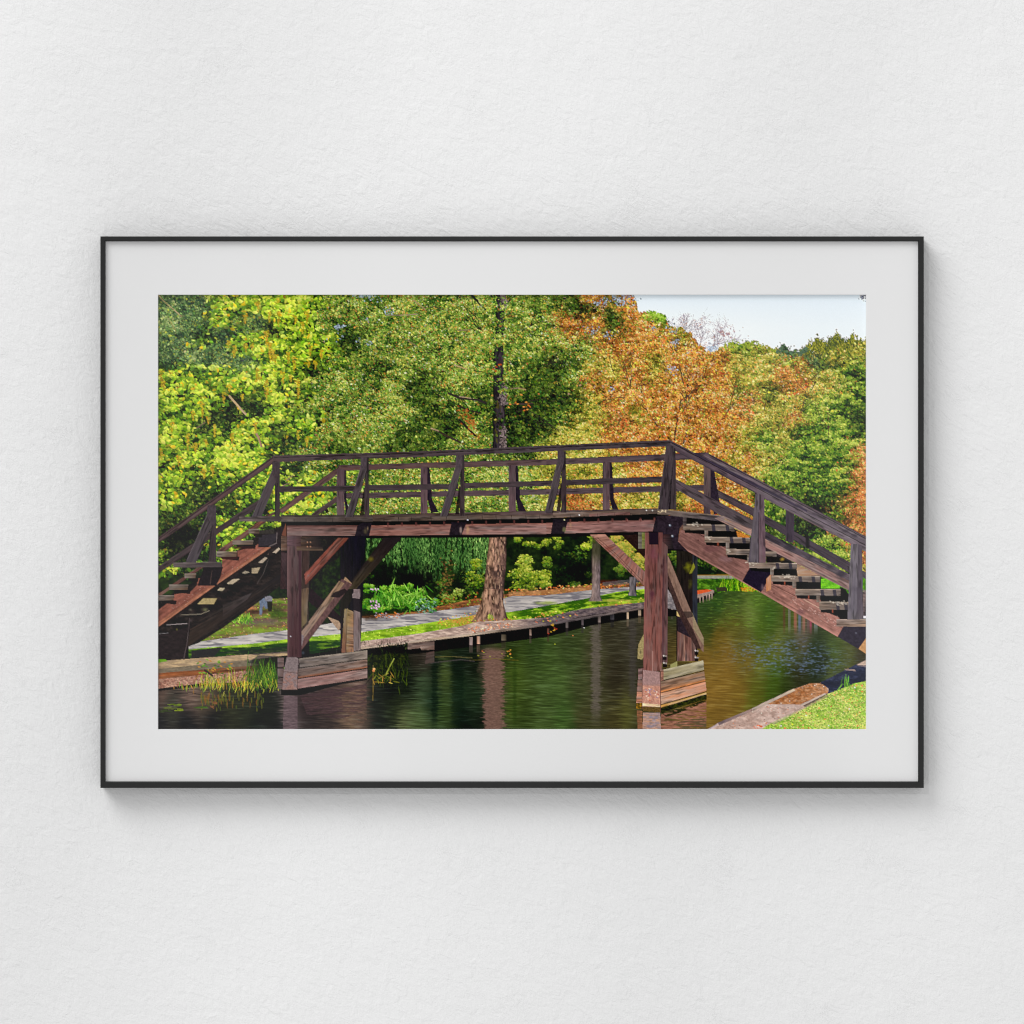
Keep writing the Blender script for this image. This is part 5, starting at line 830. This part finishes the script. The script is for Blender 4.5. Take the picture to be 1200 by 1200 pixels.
    for xp, yt, yb, w, dx in [(423, 536, 606, 9.4, 18), (534.4, 533.6, 604.6, 9.6, 18.6), (653, 528.6, 600.6, 9.8, 15)]:
        fill([(xp + 4, yt + 34), (xp + 5, yt + 40), (xp + 3.6, yb - 2), (xp - 1.4, yb - 2)], (24, 18, 24), .8)
        plank([(xp + w * .42, yb), (xp + w * .55, yt), (xp + w, yt), (xp + w + .8, yb)], (69, 57, 59), (56, 49, 52), var=.25)
        plank([(xp - dx, yb), (xp, yt + 12), (xp + w * .72, yt + 14), (xp - dx + 8.6, yb)], (74, 66, 70), (79, 70, 73), var=.2); fill([(xp, yt), (xp + w * .72, yt), (xp + w * .72, yt + 15), (xp - .3, yt + 13)], mottled((75, 66, 70), .2, 3, 6, 4)); line([(xp - dx + .4, yb), (xp - .2, yt + 12)], .7, (104, 93, 96), alpha=.7); line([(xp - dx + 8.8, yb), (xp + w * .74, yt + 16)], .8, (38, 31, 36), alpha=.9)
    fill([(781, 580), (786, 560), (787, 597), (783, 597)], (20, 16, 24), .9)
    plank([(785, 597), (787.4, 523), (791, 526), (792, 597)], (69, 60, 63), (64, 55, 59), var=.25); plank([(770.5, 597), (780, 523), (789.4, 523), (783, 597)], (66, 57, 62), (75, 65, 68), var=.25); line([(783.4, 596), (787.6, 548)], .9, (35, 29, 35)); line([(770.8, 596), (780, 524)], .8, (93, 82, 84), alpha=.7)

def finish(r):
    """photographic crispness and grain of the print"""
    global canvas
    def blur(a, n):
        for ax in (0, 1):
            c = np.cumsum(np.concatenate([np.repeat(np.take(a, [0], ax), n + 1, ax), a, np.repeat(np.take(a, [-1], ax), n, ax)], ax), ax, dtype=np.float64)
            a = ((np.take(c, range(2 * n + 1, c.shape[ax]), ax) - np.take(c, range(0, c.shape[ax] - 2 * n - 1), ax)) / (2 * n + 1)).astype(A)
        return a
    b = canvas; b2 = blur(b, 3)
    b = b - 6.0 * np.clip(1 - b / 110.0, 0, 1)
    lum = (b @ c3((.3, .59, .11)))[..., None]; b = lum + (b - lum) * 1.05
    canvas = np.clip(b + .42 * (b - b2), 2, 252) + r.normal(0, 2.0, canvas.shape[:2] + (1,)).astype(A)
    canvas = np.clip(canvas, 2, 252)

# ---------------------------------------------------------------------------
#  THE PLACE: a framed photograph hanging on a white plastered wall
#  metres; x right, z up, the wall face is the plane y = 0, the viewer is at -y
# ---------------------------------------------------------------------------
scene = bpy.context.scene
COL = scene.collection
DIST = 6.0

def M(px, py): return ((px - 600.0) / 1000.0, (600.0 - py) / 1000.0)

def link(name, verts, faces, mat=None, parent=None, smooth=False):
    me = bpy.data.meshes.new(name); me.from_pydata(verts, [], faces); me.update()
    o = bpy.data.objects.new(name, me); COL.objects.link(o)
    if mat: me.materials.append(mat)
    if parent: o.parent = parent
    if smooth: me.shade_smooth()
    return o

def nodes(name):
    m = bpy.data.materials.new(name); m.use_nodes = True
    nt = m.node_tree; b = nt.nodes['Principled BSDF']
    return m, nt, b

# ---- materials
wall_mat, nt, b = nodes('white_plaster')
N = nt.nodes; Lk = nt.links
tc = N.new('ShaderNodeTexCoord')
def noise(scale, detail, rough, dist, mapping, seed=0.0):
    mp = N.new('ShaderNodeMapping'); mp.vector_type = 'TEXTURE'; mp.inputs['Rotation'].default_value = (0, mapping[0], 0); mp.inputs['Scale'].default_value = mapping[1]; mp.inputs['Location'].default_value = (seed, seed * .7, seed * 1.3)
    Lk.new(tc.outputs['Object'], mp.inputs['Vector'])
    n = N.new('ShaderNodeTexNoise'); n.inputs['Scale'].default_value = scale; n.inputs['Detail'].default_value = detail; n.inputs['Roughness'].default_value = rough; n.inputs['Distortion'].default_value = dist
    Lk.new(mp.outputs['Vector'], n.inputs['Vector']); return n
def math_(op, a, b_, clamp=False):
    n = N.new('ShaderNodeMath'); n.operation = op; n.use_clamp = clamp
    for k, v in enumerate((a, b_)):
        if isinstance(v, (int, float)): n.inputs[k].default_value = v
        else: Lk.new(v, n.inputs[k])
    return n.outputs[0]
n1 = noise(52, 4, .55, .6, (math.radians(40), (1, 1, .55)), 1.0)     # trowel strokes
n2 = noise(185, 4, .6, .4, (math.radians(46), (1, 1, .55)), 4.0)     # roller nap
n3 = noise(7, 3, .5, .3, (0.3, (1, 1, 1)), 8.0)                       # slow unevenness
n4 = noise(85, 2, .5, 1.6, (math.radians(44), (1, 1, .32)), 12.0)    # scratches and ridges
r4 = math_('POWER', math_('SUBTRACT', 1.0, math_('MULTIPLY', math_('ABSOLUTE', math_('SUBTRACT', n4.outputs['Fac'], .5), 0), 7.0), True), 3.0)
msk = math_('MULTIPLY', math_('SUBTRACT', noise(18, 2, .5, 0, (0, (1, 1, 1)), 20.0).outputs['Fac'], .52, True), 5.0, True)
h = math_('ADD', math_('MULTIPLY', n1.outputs['Fac'], 1.0), math_('MULTIPLY', n2.outputs['Fac'], .42))
h = math_('ADD', h, math_('MULTIPLY', n3.outputs['Fac'], .7))
h = math_('ADD', h, math_('MULTIPLY', math_('MULTIPLY', r4, msk), .10))
bp = N.new('ShaderNodeBump'); bp.inputs['Strength'].default_value = 1.0; bp.inputs['Distance'].default_value = 0.0015
Lk.new(h, bp.inputs['Height']); Lk.new(bp.outputs['Normal'], b.inputs['Normal'])
cr = N.new('ShaderNodeMix'); cr.data_type = 'RGBA'
cr.inputs['A'].default_value = (.80, .80, .80, 1); cr.inputs['B'].default_value = (.84, .84, .84, 1)
Lk.new(n3.outputs['Fac'], cr.inputs['Factor']); Lk.new(cr.outputs['Result'], b.inputs['Base Color'])
b.inputs['Roughness'].default_value = .85; b.inputs['Specular IOR Level'].default_value = .15

frame_mat, nt, b = nodes('black_lacquered_wood')
t = nt.nodes.new('ShaderNodeTexCoord'); n = nt.nodes.new('ShaderNodeTexNoise'); n.inputs['Scale'].default_value = 140; n.inputs['Detail'].default_value = 5
nt.links.new(t.outputs['Object'], n.inputs['Vector'])
rp = nt.nodes.new('ShaderNodeValToRGB'); rp.color_ramp.elements[0].color = (.012, .012, .012, 1); rp.color_ramp.elements[1].color = (.019, .0195, .019, 1)
nt.links.new(n.outputs['Fac'], rp.inputs['Fac']); nt.links.new(rp.outputs['Color'], b.inputs['Base Color'])
b.inputs['Roughness'].default_value = .42; b.inputs['Specular IOR Level'].default_value = .2

mat_mat, nt, b = nodes('white_mat_board')
t = nt.nodes.new('ShaderNodeTexCoord'); n = nt.nodes.new('ShaderNodeTexNoise'); n.inputs['Scale'].default_value = 900; n.inputs['Detail'].default_value = 3
nt.links.new(t.outputs['Object'], n.inputs['Vector'])
bm_ = nt.nodes.new('ShaderNodeBump'); bm_.inputs['Strength'].default_value = .06; bm_.inputs['Distance'].default_value = .0003
nt.links.new(n.outputs['Fac'], bm_.inputs['Height']); nt.links.new(bm_.outputs['Normal'], b.inputs['Normal'])
b.inputs['Base Color'].default_value = (.757, .757, .757, 1); b.inputs['Roughness'].default_value = .9; b.inputs['Specular IOR Level'].default_value = .1

core_mat, nt, b = nodes('white_mat_core'); b.inputs['Base Color'].default_value = (.86, .86, .86, 1); b.inputs['Roughness'].default_value = .9; b.inputs['Specular IOR Level'].default_value = .1
board_mat, nt, b = nodes('grey_backing_card')
n = nt.nodes.new('ShaderNodeTexNoise'); n.inputs['Scale'].default_value = 200
rp = nt.nodes.new('ShaderNodeValToRGB'); rp.color_ramp.elements[0].color = (.20, .18, .15, 1); rp.color_ramp.elements[1].color = (.28, .25, .21, 1)
nt.links.new(n.outputs['Fac'], rp.inputs['Fac']); nt.links.new(rp.outputs['Color'], b.inputs['Base Color']); b.inputs['Roughness'].default_value = .9

print_mat, nt, b = nodes('photographic_print')
at = nt.nodes.new('ShaderNodeAttribute'); at.attribute_name = 'pigment'
nt.links.new(at.outputs['Color'], b.inputs['Base Color']); b.inputs['Roughness'].default_value = .7; b.inputs['Specular IOR Level'].default_value = .0

def glazed(b):
    # low-reflection acrylic glazing bonded to the face of the mat and of the print
    b.inputs['Coat Weight'].default_value = 1.0; b.inputs['Coat IOR'].default_value = 1.15; b.inputs['Coat Roughness'].default_value = .05
glazed(print_mat.node_tree.nodes['Principled BSDF']); glazed(mat_mat.node_tree.nodes['Principled BSDF'])

# ---- wall
s = 2.6
wall = link('wall', [(-s, 0, -s), (s, 0, -s), (s, 0, s), (-s, 0, s), (-s, .2, -s), (s, .2, -s), (s, .2, s), (-s, .2, s)],
            [(0, 1, 2, 3), (5, 4, 7, 6), (4, 0, 3, 7), (1, 5, 6, 2), (3, 2, 6, 7), (4, 5, 1, 0)], wall_mat)
wall['kind'] = 'structure'; wall['label'] = 'white rough plastered wall behind the framed picture'

# ---- framed picture: an Empty at the foot of the frame, against the wall
BACK, FRONT = -0.0005, -0.030
Y_MAT, Y_PRINT = -0.0245, -0.0207
def S(px, py, y):                       # true size of what the photo shows at depth y
    k = (DIST + y) / DIST; a, b_ = M(px, py); return a * k, b_ * k
pic = bpy.data.objects.new('framed_picture', None); COL.objects.link(pic)
pic.empty_display_size = .05
pic.location = (0, 0, S(600, 923.5, FRONT)[1])
pic['label'] = 'thin black framed photograph of a wooden footbridge, white mat, hanging on white plaster wall'
pic['category'] = 'framed picture'
bz = pic.location.z
def loc(vs): return [(x, y, z - bz) for x, y, z in vs]

ox0, oz0 = S(117.6, 277.0, FRONT); ox1, oz1 = S(1082.6, 923.4, FRONT)
ix0, iz0 = S(122.9, 282.2, FRONT); ix1, iz1 = S(1076.6, 916.4, FRONT)
def rail(o0, o1, i0, i1):
    """a mitred moulding: outer edge o0-o1, inner edge i0-i1 (x, z), with eased arrises"""
    e = .0006
    def lerp(a, b_, t): return (a[0] + (b_[0] - a[0]) * t, a[1] + (b_[1] - a[1]) * t)
    w = max(abs(o0[0] - i0[0]), abs(o0[1] - i0[1])); t = e / w
    prof = [(0, BACK), (0, FRONT + e), (t * .35, FRONT + e * .35), (t, FRONT), (1 - t, FRONT), (1 - t * .35, FRONT + e * .35), (1, FRONT + e), (1, BACK)]
    vs = []
    for a, b_ in ((o0, i0), (o1, i1)):
        for u, y in prof:
            p = lerp(a, b_, u); vs.append((p[0], y, p[1]))
    k = len(prof); fs = [(j, (j + 1) % k, k + (j + 1) % k, k + j) for j in range(k)] + [tuple(range(k))[::-1], tuple(range(k, 2 * k))]
    me = link('rail', loc(vs), fs, frame_mat, pic)
    return me
A0, B0, C0, D0 = (ox0, oz0), (ox1, oz0), (ox1, oz1), (ox0, oz1)
a0, b0, c0, d0 = (ix0, iz0), (ix1, iz0), (ix1, iz1), (ix0, iz1)
for q in ((A0, B0, a0, b0), (B0, C0, b0, c0), (C0, D0, c0, d0), (D0, A0, d0, a0)): rail(*q)

# mat board with a cut window and its bevelled core
wx0, wz0 = S(185.0, 345.2, Y_MAT); wx1, wz1 = S(1015.2, 854.8, Y_MAT)
g = .0004; mx0, mx1, mz0, mz1 = ix0 + g, ix1 - g, iz0 - g, iz1 + g
def ring(x0, x1, z0, z1, y): return [(x0, y, z0), (x1, y, z0), (x1, y, z1), (x0, y, z1)]
vs = ring(mx0, mx1, mz0, mz1, Y_MAT) + ring(wx0, wx1, wz0, wz1, Y_MAT) + ring(mx0, mx1, mz0, mz1, Y_PRINT - .0002)
fs = [(k, (k + 1) % 4, 4 + (k + 1) % 4, 4 + k) for k in range(4)] + [(8 + k, 8 + (k + 1) % 4, (k + 1) % 4, k) for k in range(4)]
mat_board = link('mat', loc(vs), fs, mat_mat, pic)
e = .0003
vs = ring(wx0, wx1, wz0, wz1, Y_MAT) + ring(wx0 + e, wx1 - e, wz0 - e, wz1 + e, Y_PRINT - .0002)
bev = link('window_bevel', loc(vs), [(k, (k + 1) % 4, 4 + (k + 1) % 4, 4 + k) for k in range(4)], core_mat, mat_board)

# backing board
vs = ring(mx0, mx1, mz0, mz1, Y_PRINT + .0008) + ring(mx0, mx1, mz0, mz1, Y_PRINT + .004)
link('backing_board', loc(vs), [(0, 1, 2, 3), (7, 6, 5, 4)] + [(k, 4 + k, 4 + (k + 1) % 4, (k + 1) % 4) for k in range(4)], board_mat, pic)

# the print
img = paint_print()
gw, gh = PW // 2, PH // 2
lin = img[:gh * 2, :gw * 2] / 255.0
lin = np.where(lin <= .04045, lin / 12.92, ((lin + .055) / 1.055) ** 2.4)
lin = lin.reshape(gh, 2, gw, 2, 3).mean((1, 3))
PIG_GAIN, PIG_LIFT = 1.03, 0.0035
pig = np.clip(lin * PIG_GAIN - PIG_LIFT, 0.0015, .95).astype(np.float32)
px0, pz0 = S(184.6, 344.6, Y_PRINT); px1, pz1 = S(1015.4, 855.4, Y_PRINT)
gx, gz = np.meshgrid(np.linspace(px0, px1, gw), np.linspace(pz0, pz1, gh))
co = np.empty((gh * gw, 3), np.float32); co[:, 0] = gx.ravel(); co[:, 1] = Y_PRINT; co[:, 2] = gz.ravel() - bz
idx = np.arange(gh * gw).reshape(gh, gw)
quad = np.stack([idx[:-1, :-1], idx[1:, :-1], idx[1:, 1:], idx[:-1, 1:]], -1).reshape(-1, 4).astype(np.int32)
me = bpy.data.meshes.new('print'); nf = len(quad)
me.vertices.add(len(co)); me.vertices.foreach_set('co', co.ravel())
me.loops.add(nf * 4); me.loops.foreach_set('vertex_index', quad.ravel())
me.polygons.add(nf); me.polygons.foreach_set('loop_start', np.arange(0, nf * 4, 4, dtype=np.int32)); me.polygons.foreach_set('loop_total', np.full(nf, 4, np.int32))
me.update(calc_edges=True)
ca = me.color_attributes.new('pigment', 'FLOAT_COLOR', 'POINT')
rgba = np.ones((len(co), 4), np.float32); rgba[:, :3] = pig.reshape(-1, 3); ca.data.foreach_set('color', rgba.ravel())
me.materials.append(print_mat)
pr = bpy.data.objects.new('print', me); COL.objects.link(pr); pr.parent = pic
pr['label'] = 'colour photograph of a dark timber footbridge with stairs over a canal below autumn trees'

# ---- light: a large soft lamp up to the left, dim room, two strip softboxes behind the viewer
w = bpy.data.worlds.new('World'); scene.world = w; w.use_nodes = True
bg = w.node_tree.nodes['Background']; bg.inputs['Color'].default_value = (1, 1, 1, 1); bg.inputs['Strength'].default_value = .60
from mathutils import Vector, Matrix
def area(name, pos, target, sx, sy, power, roll=0.0):
    l = bpy.data.lights.new(name, 'AREA'); l.shape = 'RECTANGLE'; l.size = sx; l.size_y = sy; l.energy = power
    o = bpy.data.objects.new(name, l); COL.objects.link(o); o.location = pos
    d = (Vector(target) - Vector(pos)).normalized()
    o.rotation_mode = 'QUATERNION'; q = d.to_track_quat('-Z', 'Y')
    o.rotation_quaternion = q @ Matrix.Rotation(roll, 4, 'Z').to_quaternion()
    return o
area('window_lamp', (-7.4, -8.2, 10.2), (0.1, 0, -.2), 8.5, 8.5, 1290)
area('softbox', (-1.33, -13, 0.1), (-1.33, 0, 0.1), 1.2, 4.0, 44, math.radians(15.6))
area('softbox', (1.45, -13, 0.1), (1.45, 0, 0.1), 1.0, 4.0, 44, math.radians(15.6))

# added spot lamp; slanting bands of window light are put into its colour
sp = bpy.data.lights.new('banded_spot_light', 'SPOT'); sp.energy = 330; sp.spot_size = math.radians(60); sp.spot_blend = .6; sp.shadow_soft_size = .15
so = bpy.data.objects.new('banded_spot_light', sp); COL.objects.link(so); LX, LY, LZ = -2.0, -9.0, 2.4
so.location = (LX, LY, LZ); so.rotation_euler = (math.radians(90), 0, 0)
sp.use_nodes = True; nt = sp.node_tree; em = nt.nodes['Emission']
t = nt.nodes.new('ShaderNodeTexCoord'); sx = nt.nodes.new('ShaderNodeSeparateXYZ'); nt.links.new(t.outputs['Normal'], sx.inputs[0])
def mth(op, a, b_=0.0):
    n = nt.nodes.new('ShaderNodeMath'); n.operation = op
    for k, v in enumerate((a, b_)):
        if isinstance(v, (int, float)): n.inputs[k].default_value = v
        else: nt.links.new(v, n.inputs[k])
    return n.outputs[0]
iz = mth('ABSOLUTE', sx.outputs[2]); hx = mth('ADD', mth('MULTIPLY', mth('DIVIDE', sx.outputs[0], iz), -LY), LX); hz = mth('ADD', mth('MULTIPLY', mth('DIVIDE', sx.outputs[1], iz), -LY), LZ)
u = mth('ADD', mth('SUBTRACT', hx, mth('MULTIPLY', hz, .18)), .5 + .054 + .5)      # metres across the slanting bands
rpp = nt.nodes.new('ShaderNodeValToRGB'); nt.links.new(mth('DIVIDE', u, 2.0), rpp.inputs['Fac'])
el = rpp.color_ramp.elements; el[0].position = .0; el[0].color = (1, 1, 1, 1); el[1].position = 1.0; el[1].color = (1, 1, 1, 1)
for pu, v in ((-15, 1), (15, .1), (300, 0), (330, 1), (775, .85), (797, .4), (1000, .2), (1060, 1)):
    q = el.new((pu / 1000.0 + .5 - .1) / 2.0 + .0); q.color = (v, v, v, 1)
nt.links.new(rpp.outputs['Color'], em.inputs['Color'])

cam = bpy.data.cameras.new('Camera'); co_ = bpy.data.objects.new('Camera', cam); COL.objects.link(co_)
co_.location = (0, -DIST, 0); co_.rotation_euler = (math.radians(90), 0, 0)
cam.sensor_width = 36; cam.lens = 36 * DIST / 1.2; cam.clip_end = 100; cam.clip_start = .1
scene.camera = co_
vs_ = scene.view_settings; vs_.view_transform = 'Standard'; vs_.look = 'None'; vs_.exposure = 0; vs_.gamma = 1; vs_.use_curve_mapping = False
scene.render.engine = 'CYCLES'; scene.render.resolution_x = 1024; scene.render.resolution_y = 1024

scene.cycles.filter_width = 1.1
